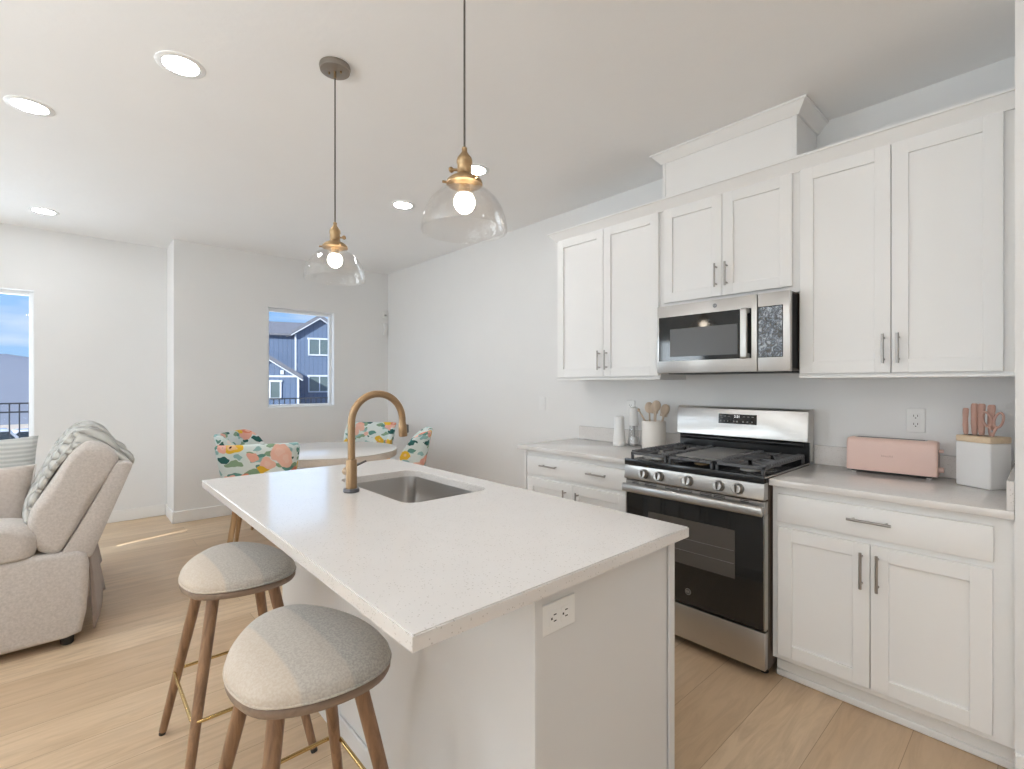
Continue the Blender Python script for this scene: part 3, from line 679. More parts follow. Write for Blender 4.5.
# cooktop
b = MB(); b.box(RX - .012, RY0 - .0, .895, 2.90, RY1 + .0, .921, .003, 2); b.box(RX - .013, RY0, .895, RX + .012, RY1, .929, .003, 2); b.build('cooktop', M['enamel'], r)
MB().box(RX - .004, RY0 - .002, .9175, 2.90, RY0 + .004, .9235, .001, 1).build('cooktop_trim', M['steel'], r)
def burner(x, y, rr, base):
    bu = MB().lathe([(rr, .921), (rr, .927), (rr * .8, .934), (.001, .934)], (x, y, 0), 28).build('burner', base, r)
    MB().lathe([(rr * .72, .934), (rr * .75, .937), (rr * .70, .942), (.001, .943)], (x, y, 0), 28).build('burner_cap', M['enamel'], bu)
for x in (2.46, 2.74):
    for y in (.985, 1.478): burner(x, y, .045, M['burner'])
burner(2.46, 1.231, .038, M['brass']); burner(2.74, 1.231, .038, M['burner'])
def grate(y0, y1, mid):
    b = MB(); z0, z1 = .948, .962; x0, x1 = RX + .03, 2.875; w = .012
    b.box(x0, y0, z0, x1, y0 + w, z1, .002, 1); b.box(x0, y1 - w, z0, x1, y1, z1, .002, 1)
    b.box(x0, y0, z0, x0 + w, y1, z1, .002, 1); b.box(x1 - w, y0, z0, x1, y1, z1, .002, 1)
    for (x, y) in ((x0, y0), (x0, y1 - w), (x1 - w, y0), (x1 - w, y1 - w)): b.box(x, y, .921, x + w + .004, y + w, z1, .002, 1)
    if mid:
        b.box((x0 + x1) / 2 - .006, y0, z0, (x0 + x1) / 2 + .006, y1, z1, .002, 1)
        for cx in (2.46, 2.74):
            cy = (y0 + y1) / 2
            for k in range(8):
                a = 2 * PI * k / 8 + PI / 8 * 0; ux, uy = math.cos(a), math.sin(a)
                hx_, hy_ = .128, (y1 - y0) / 2 - .004; L = min(hx_ / abs(ux) if abs(ux) > .01 else 9, hy_ / abs(uy) if abs(uy) > .01 else 9)
                q = Matrix.Translation((cx, cy, 0)) @ Matrix.Rotation(a, 4, 'Z')
                b.box(.03, -.0045, z0 + .002, L, .0045, z1 + .004, .0015, 1, m=q)
        for k in range(18):
            xx = x0 + .02 + k * (x1 - x0 - .04) / 17
            for yy_ in ((y0 - .004, y0 + w + .016), (y1 - w - .016, y1 + .004)): b.box(xx - .005, yy_[0], z1 - .006, xx + .005, yy_[1], z1 + .009, .0015, 1)
    else:
        for k in range(10):
            yy_ = y0 + .012 + k * (y1 - y0 - .03) / 9
        b.box(x0, y0 + .07, z0, x0 + .09, y0 + .079, z1); b.box(x0, y1 - .079, z0, x0 + .09, y1 - .07, z1)
    return b.build('grate', M['iron'], r)
grate(.872, 1.098, True); grate(1.364, 1.582, True); g = grate(1.112, 1.350, False)
MB().box(RX + .085, 1.122, .955, 2.862, 1.340, .968, .006, 2).build('griddle', M['griddle'], g)
# backguard
b = MB().prism([(2.905, 1.028), (2.862, 1.034), (2.872, 1.196), (2.885, 1.206), (2.955, 1.206), (2.955, .93), (2.905, .93)], 1, RY0 - .004, RY1 + .004, .003, 1)
bk = b.build('backguard', M['steel'], r)
MB().box(2.897, RY0, .921, 2.905, RY1, 1.027).build('vent_trim', M['enamel'], bk, smooth=False)
b = MB().prism([(2.905, 1.0), (2.868, 1.004), (2.862, 1.018), (2.868, 1.028), (2.905, 1.030)], 1, RY0 + .02, RY1 - .02, .003, 2); b.build('vent_lip', M['enamel'], bk)
tl = Vector((-1, 0, .062)).normalized(); ang = math.atan(.01 / .162)
def onpan(y0, y1, z0, z1, d0, d1):
    f = lambda z: 2.862 + (z - 1.034) * (.010 / .162)
    return [(f(z0) - d0, z0), (f(z0) - d1, z0), (f(z1) - d1, z1), (f(z1) - d0, z1)]
dp = MB().prism(onpan(0, 0, 1.110, 1.166, .0, .0016), 1, 1.112, 1.330).build('display_panel', M['blackglass'], bk, smooth=False)
rotp = Matrix.Rotation(ang, 3, 'Y') @ FACE_NX
f_ = lambda z: 2.862 + (z - 1.034) * (.010 / .162) - .0019
text('clock', '2:21', .020, M['led'], dp, (f_(1.152), 1.222, 1.152), rotp)
for k, y in enumerate((1.315, 1.292, 1.268, 1.182, 1.158, 1.134)): MB().box(f_(1.153), y - .006, 1.1515, f_(1.153) + .0004, y + .006, 1.1540).build('key_mark', M['panelgrey'], dp, smooth=False)
for k, y in enumerate((1.317, 1.296, 1.275, 1.240, 1.222, 1.187, 1.162, 1.137)): MB().box(f_(1.124), y - .0035, 1.1200, f_(1.124) + .0004, y + .0035, 1.1285).build('key_mark', M['panelgrey'], dp, smooth=False)

# ------------------------------------------------------------------ microwave
MX, MY0, MY1, MZ0, MZ1 = 2.555, .838, 1.552, 1.400, 1.794
r = thing('microwave_oven', 'stainless over-the-range microwave mounted under the short middle cabinet', 'microwave', (2.77, 1.2, MZ0))
b = MB().box(MX + .035, MY0 + .004, MZ0 + .012, XW - .002, MY1, MZ1); bd = b.build('case', M['mwside'], r, smooth=False)
for k in range(6): MB().box(MX + .045 + k * .012, MY0 + .0015, MZ0 + .02, MX + .050 + k * .012, MY0 + .004, MZ1 - .01).build('vent_fin', M['slot'], bd, smooth=False)
MB().box(MX + .05, MY0 + .06, MZ0 + .0, 2.90, MY1 - .04, MZ0 + .012, .004, 1).build('underside_vent', M['dark'], r)
dz = .988
d = MB().box(MX, dz + .0015, MZ0 + .004, MX + .034, MY1, MZ1, .003, 2).build('door', M['steel'], r)
MB().box(MX - .0016, dz + .028, 1.474, MX - .0002, MY1 - .012, 1.728, .0005, 1).build('door_glass', M['blackglass'], d)
MB().box(MX - .0024, 1.085, 1.497, MX - .0016, 1.468, 1.655).build('window', M['mwwin'], d, smooth=False)
b = MB(); b.prism([(MX - .046, 1.47), (MX - .050, 1.482), (MX - .050, 1.715), (MX - .046, 1.727), (MX - .036, 1.727), (MX - .036, 1.47)], 1, dz + .033, dz + .066, .003, 1)
b.box(MX - .037, dz + .036, 1.474, MX - .001, dz + .063, 1.497, .002, 1); b.box(MX - .037, dz + .036, 1.702, MX - .001, dz + .063, 1.725, .002, 1)
b.build('handle', M['steel'], d)
badge(d, (MX - .0012, 1.205, 1.762), .0125)
c = MB().box(MX, MY0, MZ0 + .004, MX + .034, dz - .0015, MZ1, .003, 2).build('control_side', M['steel'], r)
cp = MB().box(MX - .0016, MY0 + .030, 1.474, MX - .0002, dz - .004, 1.728, .0005, 1).build('control_panel', M['blackglass'], c)
# clinging protective film over the keys, crinkled
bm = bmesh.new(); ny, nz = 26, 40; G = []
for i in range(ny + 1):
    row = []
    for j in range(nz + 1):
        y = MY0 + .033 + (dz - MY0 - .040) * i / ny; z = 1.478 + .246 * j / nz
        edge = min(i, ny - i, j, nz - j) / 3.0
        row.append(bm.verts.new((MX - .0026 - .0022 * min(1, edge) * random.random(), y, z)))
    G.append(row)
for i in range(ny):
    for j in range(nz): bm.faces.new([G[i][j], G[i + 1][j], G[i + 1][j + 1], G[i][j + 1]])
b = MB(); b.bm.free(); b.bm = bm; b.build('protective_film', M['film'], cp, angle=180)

# ------------------------------------------------------------------ bar stools
def smooth_outline(P, n=48):
    k = len(P); out = []
    for i in range(n):
        t_ = i * k / n; j = int(t_) % k; f = t_ - int(t_)
        p0, p1, p2, p3 = (Vector(P[(j + q) % k]) for q in (-1, 0, 1, 2))
        out.append(.5 * ((2 * p1) + (p2 - p0) * f + (2 * p0 - 5 * p1 + 4 * p2 - p3) * f * f + (3 * p1 - p0 - 3 * p2 + p3) * f ** 3))
    return out
SEAT = [(-.178, .005), (-.178, -.08), (-.150, -.165), (-.080, -.215), (.01, -.235), (.10, -.222), (.158, -.165), (.172, -.07), (.160, .04), (.115, .155), (.045, .235), (-.035, .235), (-.105, .170), (-.155, .085)]
def make_stool(label, cx, cy):
    r = thing('bar_stool', label, 'stool', (cx, cy, 0), 0, 'bar stools at the island')
    O = smooth_outline(SEAT, 56)
    def ring(s, z, dz=0): return [(p.x * s, p.y * s, z) for p in O]
    b = MB().loft([ring(.90, .626), ring(.985, .630), ring(1.0, .637), ring(1.0, .645), ring(.99, .650)]); b.build('seat_rim', M['rimwood'], r, local=True)
    b = MB().loft([ring(.975, .650), ring(.995, .654), ring(1.0, .662), ring(.985, .674), ring(.94, .685), ring(.85, .695), ring(.70, .702), ring(.45, .707), ring(.2, .709)]); c = b.build('cushion', M['stool'], r, local=True)
    MB().tube([(p.x * 1.0, p.y * 1.0, .656) for p in O] + [(O[0].x, O[0].y, .656)], .003, 8).build('piping', M['stool'], c, local=True)
    LG = {}
    for k, (sx_, sy_) in enumerate(((-1, 1), (-1, -1), (1, -1), (1, 1))):
        top = Vector((sx_ * .09, sy_ * .10, .634)); ft = Vector((sx_ * .2, sy_ * .24, 0.002)); LG[k] = (top, ft)
        l = MB().tube([top, top.lerp(ft, .3), ft.lerp(top, .02)], [.0195, .0185, .0135], 18).build('leg', M['walnut'], r, local=True)
        MB().tube([ft.lerp(top, .02), ft.lerp(top, -.001)], [.0115, .0115], 14).build('foot_pad', M['blackfoot'], l, local=True)
    zf = .252; C = []
    for k in range(4):
        tp, ft = LG[k]; f = (zf - ft.z) / (tp.z - ft.z); p = ft.lerp(tp, f); d_ = Vector((-p.x, -p.y, 0)).normalized(); C.append(p + d_ * .012 * 0 + Vector((math.copysign(.0, p.x), 0, 0)))
    P = []
    for k in range(4):
        p, a_, c_ = C[k], C[k - 1], C[(k + 1) % 4]
        u, w = (a_ - p).normalized(), (c_ - p).normalized(); out = Vector((p.x, p.y, 0)).normalized() * .020
        for q in range(5):
            f = q / 4; P.append(p + out * 1.0 + u * .03 * (1 - f) ** 2 + w * .03 * f ** 2)
    b = MB().tube(P + [P[0]], .0058, 12); b.build('footrest', M['goldbrass'], r, local=True)
    return r
make_stool('bar stool with rounded linen seat nearest the camera, by the near half of the island', .441, 1.287)
make_stool('bar stool with rounded linen seat at the far half of the island, behind the first', .455, 2.04)

# ------------------------------------------------------------------ dining table and chairs
TX, TY = 1.73, 4.39
r = thing('dining_table', 'round white-topped dining table by the window', 'table', (TX, TY, 0))
MB().lathe([(.001, .744), (.596, .744), (.600, .747), (.600, .750), (.597, .752), (.001, .752)], (TX, TY, 0), 72).build('tabletop', M['tabletop'], r)
MB().lathe([(.001, .688), (.588, .688), (.596, .692), (.598, .700), (.598, .744), (.001, .744)], (TX, TY, 0), 72).build('table_edge', M['tablewood'], r)
for k in range(4):
    a = PI / 4 + k * PI / 2 + .5
    MB().tube([(TX + .30 * math.cos(a), TY + .30 * math.sin(a), .69), (TX + .40 * math.cos(a), TY + .40 * math.sin(a), .002)], [.032, .019], 16).build('leg', M['tablewood'], r)

def make_chair(label, bx_, by_, head):
    rz = math.radians(head); cx, cy = bx_ + math.cos(rz) * .26, by_ + math.sin(rz) * .26
    r = thing('dining_chair', label, 'chair', (cx, cy, 0), rz, 'floral dining chairs')
    path = []
    W = .255
    for (x, y) in ((.015, -W - .001), (-.03, -W), (-.08, -W), (-.12, -W + .001), (-.155, -W + .004), (-.185, -W + .012), (-.205, -W + .028), (-.215, -W + .055), (-.220, -.12), (-.222, 0)): path.append((x, y))
    path = path + [(x, -y) for x, y in path[-2::-1]]
    tops = []
    for (x, y) in path:
        f = min(1, max(0, (x + .19) / .205)); tops.append(.56 + .365 * math.sqrt(max(0, 1 - f ** 1.7)))
    rings = []
    n = len(path)
    nz = 8
    for i, (x, y) in enumerate(path):
        a_ = Vector(path[max(i - 1, 0)]); c_ = Vector(path[min(i + 1, n - 1)]); d_ = (c_ - a_).normalized(); nrm = Vector((-d_.y, d_.x))   # points inwards (+x side)
        z0, z1 = .515, tops[i]; ring = []
        def pt(off, z):
            lean = -.10 * max(0, (z - .46)) / .46 * (1.0 if x < .0 else .6)
            return (x + nrm.x * off + lean, (y + nrm.y * off) * (1 - .20 * max(0, .925 - z) / .40), z)
        th = .022
        for q in range(nz + 1): ring.append(pt(-th, z0 + (z1 - .014 - z0) * q / nz))
        ring.append(pt(-th * .6, z1 - .003)); ring.append(pt(0, z1)); ring.append(pt(th * .6, z1 - .003))
        for q in range(nz + 1): ring.append(pt(th, z1 - .014 - (z1 - .014 - z0) * q / nz))
        rings.append(ring)
    MB().loft(rings).build('backrest', M['floral'], r, local=True, angle=60)
    b = MB(); b.prism([(-.17, -.185), (.20, -.205), (.235, -.17), (.235, .17), (.20, .205), (-.17, .185)], 2, .435, .52, .028, 3); b.build('seat', M['floral'], r, local=True, angle=60)
    for sx_, sy_ in ((-1, -1), (-1, 1), (1, -1), (1, 1)):
        tx = -.16 if sx_ < 0 else .18
        MB().tube([(tx, sy_ * .155, .44), (tx + sx_ * .055, sy_ * .215, .001)], [.021, .0115], 16).build('leg', M['oakleg'], r, local=True)
    return r
make_chair('floral dining chair nearest the island, its flowered back to the camera', .975, 3.75, 70)
make_chair('floral dining chair beyond the nearest one, on the sofa side of the table', 1.06, 4.79, -38)
make_chair('floral dining chair seen side-on by the bare wall, right of the faucet head', 2.42, 3.90, 145)
make_chair('floral dining chair in the far corner, seen through the faucet arch', 2.43, 4.97, 226)

# ------------------------------------------------------------------ loveseat and what lies on it
def loop(P, n): return [(p.x, p.y) for p in smooth_outline(P, n)]
r = thing('recliner_sofa', 'light grey reclining loveseat seen from the end, its back to the island', 'sofa', (-.45, 4.2, 0))
SY0_, SY1_ = 3.35, 4.82
def rounded_ext(prof, y0, y1, rad, seg=4):
    """profile (x,z) outline extruded in y with pillowed ends"""
    c = sum((Vector(p) for p in prof), Vector((0, 0))) / len(prof); rings = []
    def sc(p, inset):
        v = Vector(p) - c; L = v.length; return c + v * max(.05, (L - inset) / L)
    for k in range(seg + 1):
        a = PI / 2 * k / seg; rings.append([(sc(p, rad * (1 - math.sin(a))).x, y0 + rad * (1 - math.cos(a)), sc(p, rad * (1 - math.sin(a))).y) for p in prof])
    for k in range(seg, -1, -1):
        a = PI / 2 * k / seg; rings.append([(sc(p, rad * (1 - math.sin(a))).x, y1 - rad * (1 - math.cos(a)), sc(p, rad * (1 - math.sin(a))).y) for p in prof])
    return MB().loft(rings)
side = [(-1.02, .055), (-.70, .042), (-.30, .040), (-.02, .044), (.035, .058), (.055, .16), (.062, .28), (.066, .40), (.058, .458), (.02, .478), (-.10, .486), (-.20, .488), (-.50, .49), (-.90, .49), (-1.0, .47), (-1.03, .30)]
for (ya, yb) in ((SY0_, SY0_ + .26), (SY1_ - .26, SY1_)): rounded_ext(side, ya, yb, .035).build('side_panel', M['sofa'], r, angle=70)
arm = loop([(-1.02, .49), (-1.05, .57), (-.98, .64), (-.70, .665), (-.40, .668), (-.22, .655), (-.14, .615), (-.122, .56), (-.135, .505), (-.18, .478), (-.45, .474), (-.85, .474)], 48)
for (ya, yb) in ((SY0_ - .012, SY0_ + .275), (SY1_ - .275, SY1_ + .012)): rounded_ext(arm, ya, yb, .075, 6).build('armrest', M['sofa'], r, angle=70)
MB().box(-.95, SY0_ + .26, .10, .03, SY1_ - .26, .33, .02, 2).build('seat_base', M['sofa'], r)
seatp = loop([(-1.0, .30), (-1.03, .38), (-.98, .46), (-.80, .49), (-.45, .48), (-.15, .46), (-.10, .40), (-.12, .32), (-.5, .30)], 40)
ym = (SY0_ + SY1_) / 2
for (ya, yb) in ((SY0_ + .275, ym - .004), (ym + .004, SY1_ - .275)): rounded_ext(seatp, ya, yb, .05, 4).build('seat_cushion', M['sofa'], r, angle=70)
cush = loop([(-.160, .69), (-.165, .60), (-.135, .51), (-.09, .478), (-.052, .474), (.00, .555), (.075, .70), (.155, .85), (.185, .915), (.178, .965), (.125, 1.02), (.055, 1.035), (-.01, .975), (-.07, .865), (-.125, .765)], 64)
for (ya, yb) in ((SY0_ + .02, ym - .004), (ym + .004, SY1_ - .02)): rounded_ext(cush, ya, yb, .055, 6).build('back_cushion', M['sofa'], r, angle=70)
shell = [(-.045, .47), (.0, .458), (.066, .430), (.080, .444), (.243, .885), (.246, .905), (.230, .915), (.185, .92), (.165, .90), (.075, .70)]
rounded_ext(shell, SY0_ + .028, SY1_ - .028, .012, 3).build('back_shell', M['sofa'], r, angle=50)
FL = [[Vector((.068 + .022 * f + .055 * min(1, j / 5) * f ** .5 + .010 * math.sin(j * .9) * f, SY0_ + .06 + 1.3 * j / 20, .462 - (.42 - .10 * abs(math.sin(j * .35))) * f)) for j in range(21)] for f in (0, .2, .4, .6, .8, 1.0)]
MB().loft([[p for p in row] + [p + Vector((-.008, 0, 0)) for p in row[::-1]] for row in FL]).build('back_flap', M['sofaback'], r, angle=180)
for (x, y) in ((-.02, SY0_ + .06), (-.95, SY0_ + .06), (-.02, SY1_ - .06), (-.95, SY1_ - .06)):
    MB().lathe([(.022, .0), (.026, .006), (.028, .03), (.028, .075)], (x, y, 0), 18).build('foot', M['blackfoot'], r)
# quilt thrown over the back
def open_spline(P, n):
    P = [Vector(p) for p in P]; Q = [2 * P[0] - P[1]] + P + [2 * P[-1] - P[-2]]; out = []
    for i in range(n + 1):
        t_ = i * (len(P) - 1) / n; j = min(int(t_), len(P) - 2); f = t_ - j; p0, p1, p2, p3 = Q[j:j + 4]
        out.append(.5 * ((2 * p1) + (p2 - p0) * f + (2 * p0 - 5 * p1 + 4 * p2 - p3) * f * f + (3 * p1 - p0 - 3 * p2 + p3) * f ** 3))
    return out
path = open_spline([(-.190, .585), (-.185, .71), (-.140, .83), (-.07, .97), (-.005, 1.065), (.06, 1.10), (.135, 1.075), (.19, .995), (.245, .935), (.262, .905), (.247, .865)], 240)
b = MB(); rows = []; NY = 34
sel = path[::6]
for i, p in enumerate(sel):
    row = []
    for j in range(NY + 1):
        fy = j / NY; s_ = i / len(sel)
        y = SY0_ + .085 + .80 * fy + .018 * math.sin(i * .33) + (.05 * s_ if j < 3 else 0)
        wr = .006 * math.sin(j * .9 + i * .25) + .004 * math.sin(j * 2.1 - i * .4)
        xx, zz = p.x, p.y
        if False:                      # tail hangs in folds
            xx += (.020 * math.sin(j * .75) + .0) * (s_ - .72) / .28; 
            if zz < .35: zz += .05 * math.sin(j * .5) * (s_ - .72) / .28 + (.22 * fy) * (s_ - .8) * 2
        nx_ = 1 if xx > .05 else -1
        row.append((xx + nx_ * wr * .7, y, zz + (wr if .9 < zz else 0)))
    rows.append([((a0 - .02) * (1 - .10 * max(0, 1 - jj / 4) ** 1.5) + .02, b0, (c0 - .74) * (1 - .16 * max(0, 1 - jj / 4) ** 1.5) + .74) for jj, (a0, b0, c0) in enumerate(row)])
rings = []; nr = len(rows)
for i, row in enumerate(rows):
    inner = []
    for j, p in enumerate(row):
        a_ = Vector(rows[max(i - 1, 0)][j]); c_ = Vector(rows[min(i + 1, nr - 1)][j]); d_ = (c_ - a_).normalized(); nn = Vector((d_.z, 0, -d_.x))
        inner.append(Vector(p) + nn * .022)
    rings.append([Vector(p) for p in row] + inner[::-1])
b.loft(rings)
o = b.build('throw_blanket', M['quilt'], None, angle=180); tag(o, 'grey-green quilted throw draped over the back of the sofa', 'blanket')
def pillow(name, label, c, w, h, t_, mt, rx, rz, pipe=None):
    r = thing(name, label, 'pillow', c)
    Mx = Matrix.Translation(c) @ Matrix.Rotation(rz, 4, 'Z') @ Matrix.Rotation(rx, 4, 'X')
    N = 22; b = MB(); top, bot = [], []
    def pos(i, j, s):
        u, v = i / N * 2 - 1, j / N * 2 - 1
        k = 1 - .07 * (1 - u * u) * v * v; k2 = 1 - .07 * (1 - v * v) * u * u
        d_ = (max(0, (1 - u ** 4)) * max(0, (1 - v ** 4))) ** .55
        return Mx @ Vector((u * w / 2 * k2, s * (t_ / 2) * d_, v * h / 2 * k))
    for s in (1, -1):
        g_ = [[b.bm.verts.new(pos(i, j, s)) for j in range(N + 1)] for i in range(N + 1)]
        for i in range(N):
            for j in range(N):
                q = [g_[i][j], g_[i + 1][j], g_[i + 1][j + 1], g_[i][j + 1]]; b.bm.faces.new(q if s < 0 else q[::-1])
    bmesh.ops.remove_doubles(b.bm, verts=b.bm.verts, dist=.0005)
    body = b.build('cover', mt, r, angle=180)
    if pipe:
        E_ = [pos(i, 0, 1) for i in range(N)] + [pos(N, j, 1) for j in range(N)] + [pos(N - i, N, 1) for i in range(N)] + [pos(0, N - j, 1) for j in range(N + 1)]
        MB().tube(E_, .006, 8).build('piping', pipe, body)
    return r
pillow('throw_pillow', 'taupe pillow with pale piping against the near sofa arm', (-.405, 3.80, .695), .50, .40, .15, M['pillow'], math.radians(-14), math.radians(-6), M['piping'])
pillow('throw_pillow', 'pale grey striped pillow farther along the sofa', (-.42, 4.38, .775), .52, .47, .16, M['stripe'], math.radians(-12), math.radians(4))

# ------------------------------------------------------------------ things on the worktops
CT = .914
# long-slot toaster
tx, ty = 2.893, .507
r = thing('toaster', 'pale pink long-slot toaster against the backsplash beside the knife block', 'toaster', (tx, ty, CT))
rzt = Matrix.Translation((tx, ty, CT)) @ Matrix.Rotation(math.radians(2), 4, 'Z')
pr = [(-.05, .012), (.05, .012), (.052, .03), (.051, .145), (.046, .160), (.034, .168), (-.034, .168), (-.046, .160), (-.051, .145), (-.052, .03)]
def yring(s, yy, k=1.0): return [(x * k, yy, .012 + (z - .012) * (1 - (1 - k) * .6)) for x, z in pr]
rr_ = [yring(0, y, k) for y, k in ((-.170, .90), (-.167, .96), (-.160, .985), (-.145, 1), (.145, 1), (.160, .985), (.167, .96), (.170, .90))]
body = MB().loft(rr_).xf(rzt).build('body', M['pink'], r, angle=50)
MB().box(-.048, -.150, .004, .048, .150, .012, .002, 1, m=rzt).build('base_plate', M['dark'], r)
b = MB(); b.box(-.018, -.130, .1678, .018, .140, .1695, .0004, 1, m=rzt); b.build('slot_surround', M['nickel'], r)
MB().box(-.011, -.122, .1695, .011, .132, .1700, m=rzt).build('slot', M['slot'], r, smooth=False)
for x in (-.035, .035):
    for y in (-.14, .14): MB().box(x - .008, y - .008, 0.0003, x + .008, y + .008, .004, m=rzt).build('foot', M['plastic'], r)
MB().box(-.016, -.1705, .050, .016, -.1675, .130, .001, 1, m=rzt).build('lever_track', M['dark'], r)
MB().box(-.015, -.187, .118, .015, -.170, .132, .004, 2, m=rzt).build('lever', M['pink'], r)
q = MB().tube([(0, -.170, .040), (0, -.186, .040), (0, -.188, .040)], [.013, .012, .010], 20).xf(rzt); q.build('dial', M['pink'], r)
text('lettering', 'beautiful', .013, M['pinkhandle'], r, rzt @ Vector((-.0518, .01, .088)), rzt.to_3x3() @ FACE_NX)
# knife block
A_, B_, C_ = Vector((2.80, .273)), Vector((2.727, .158)), Vector((2.825, .112))
u = (B_ - A_).normalized(); w = Vector((-u.y, u.x)); 
if w.x < 0: w = -w
cc = A_ + u * .066 + w * .055; ra = math.atan2(u.y, u.x)
KM = Matrix.Translation((cc.x, cc.y, CT)) @ Matrix.Rotation(ra, 4, 'Z')      # local x runs along the front face, local +y is towards the wall or away
sg = 1 if (Matrix.Rotation(ra, 3, 'Z') @ Vector((0, 1, 0))).x > 0 else -1
r = thing('knife_block', 'white knife block with light wood top beside the pink toaster', 'knife block', (cc.x, cc.y, CT))
MB().box(-.066, -.053, .0005, .066, .053, .186, .006, 3, m=KM).build('body', M['blockwhite'], r)
lid = MB().box(-.066, -.053, .186, .066, .053, .212, .004, 2, m=KM).build('lid', M['bamboo'], r)
for x in (-.056, -.034, -.006, .022): MB().box(x - .008, -.02, .212, x + .008, .03, .2125, m=KM).build('slot', M['slot'], lid, smooth=False)
for i, (x, y, h, wd) in enumerate(((-.056, -.012, .112, .023), (-.034, .004, .132, .027), (-.006, .002, .132, .029), (.022, .014, .128, .029))):
    lab = ('slim knife, farthest along the block from the scissors', 'second knife from the toaster end of the block', 'broad-handled knife in the middle of the block', 'knife standing just behind the scissors')[i]
    k = thing('kitchen_knife', 'rose-handled ' + lab, 'knife', KM @ Vector((x, y, .213)), group='knives in the block')
    z = .2135; b = MB(); rg = []
    for f, ww, dd_ in ((0, .62, .7), (.08, .80, .85), (.35, .92, .95), (.6, .84, .9), (.85, 1.0, 1.0), (.96, .96, .9), (1.0, .7, .6)):
        rg.append([(x + math.cos(a) * wd / 2 * ww - .010 * f * (1 - f), y + math.sin(a) * .0085 * dd_, z + h * f) for a in [2 * PI * q_ / 16 for q_ in range(16)]])
    b.loft(rg).xf(KM).build('handle', M['pinkhandle'], k)
    MB().box(x - wd * .28, y - .004, .2128, x + wd * .28, y + .004, .2136 + h * .10, .001, 1, m=KM).build('bolster', M['steel'], k)
k = thing('kitchen_scissors', 'rose-handled kitchen scissors standing in the knife block', 'scissors', KM @ Vector((.045, -.012, .213)), group=None)
for s_ in (-1, 1):
    P = []
    for q_ in range(25):
        a = 2 * PI * q_ / 24; P.append((.046 + s_ * .021 + .0155 * math.cos(a) * (1 if 1 else 0) + s_ * .006 * math.sin(a), -.014, .2135 + .068 + .030 * math.sin(a)))
    MB().tube(P, .0045, 10).xf(KM).build('handle_loop', M['pinkhandle'], k)
    MB().tube([(.046 + s_ * .016, -.014, .2135 + .043), (.046 + s_ * .004, -.014, .2135 + .018), (.046 - s_ * .001, -.014, .2135)], [.005, .0048, .004], 10).xf(KM).build('shank', M['pinkhandle'], k)
MB().tube([(.046, -.020, .235), (.046, -.008, .235)], .0045, 12).xf(KM).build('pivot', M['nickel'], k)
# utensil crock
kx, ky = 2.842, 1.752
r = thing('utensil_crock', 'cream ceramic crock of wooden spoons beside the range', 'crock', (kx, ky, CT))
MB().lathe([(.001, CT + .0005), (.070, CT + .0005), (.075, CT + .006), (.0765, CT + .02), (.0765, CT + .180), (.075, CT + .187), (.0725, CT + .187), (.071, CT + .180), (.070, CT + .012), (.001, CT + .010)], (kx, ky, 0), 48).build('pot', M['cream'], r)
ut = [('wooden_spoon', 'thin pale wooden handle leaning out of the crock toward the pepper mill', -.00, -.085, -.035, .085, .285, 'stick'),
      ('wooden_spoon', 'large round wooden spoon at the mill side of the crock', -.01, .030, .00, .030, .285, 'bowl'),
      ('wooden_spoon', 'slotted wooden turner in the middle of the crock', .00, .00, .005, -.002, .275, 'flat'),
      ('wooden_spoon', 'tall wooden spoon with pale bowl, middle of the crock', -.02, -.01, -.03, -.030, .300, 'bowl'),
      ('wooden_spoon', 'wooden ladle leaning toward the range', .02, -.03, .02, -.070, .275, 'bowl'),
      ('wooden_spoon', 'dark-edged wooden fork behind the pale spoon', .035, -.01, .045, -.035, .255, 'flat')]
for nm, lab, x0, y0, x1, y1, ln, kind in ut:
    a = Vector((kx + x0 * .6, ky + y0 * .6, CT + .014)); rm = Vector((x1, y1, 0)); rm = rm * min(1, .058 / max(rm.length, .001)); g_ = Vector((kx, ky, CT + .187)) + rm; e_ = a + (g_ - a) * ((ln - .045) / .173); d_ = (e_ - a).normalized()
    k = thing(nm, lab, 'spoon', a, group='wooden utensils in the crock')
    MB().tube([a, a.lerp(e_, .5), e_], [.0055, .006, .005], 10).build('handle', M['spoonwood'], k)
    xa = Vector((-.52, .85, 0)); xa = (xa - d_ * xa.dot(d_)).normalized(); ya = d_.cross(xa); q = Matrix((xa, ya, d_)).transposed().to_4x4()
    if kind == 'bowl': MB().ball(e_ + d_ * .018, .029, .009, .037, m=q).build('bowl', M['spoonwood'], k)
    elif kind == 'flat': MB().box(-.022, -.004, -.01, .022, .004, .055, .004, 2, m=Matrix.Translation(e_) @ q).build('blade', M['spoonwood'], k)
    else: MB().ball(e_, .009, .009, .012).build('tip', M['spoonwood'], k)
a = Vector((kx + .045, ky + .012, CT + .014)); g_ = Vector((kx + .052, ky - .034, CT + .187)); e_ = a + (g_ - a) * 1.2
k = thing('silicone_spatula', 'white spatula leaning out of the crock against the range back panel', 'spatula', a)
MB().tube([a, e_], [.005, .0055], 10).build('handle', M['spoonwood'], k)
d_ = (e_ - a).normalized(); xa = Vector((-.52, .85, 0)); xa = (xa - d_ * xa.dot(d_)).normalized(); ya = d_.cross(xa); MB().box(-.024, -.005, -.01, .024, .005, .072, .005, 2, m=Matrix.Translation(e_) @ Matrix((xa, ya, d_)).transposed().to_4x4()).build('blade', M['cream'], k)
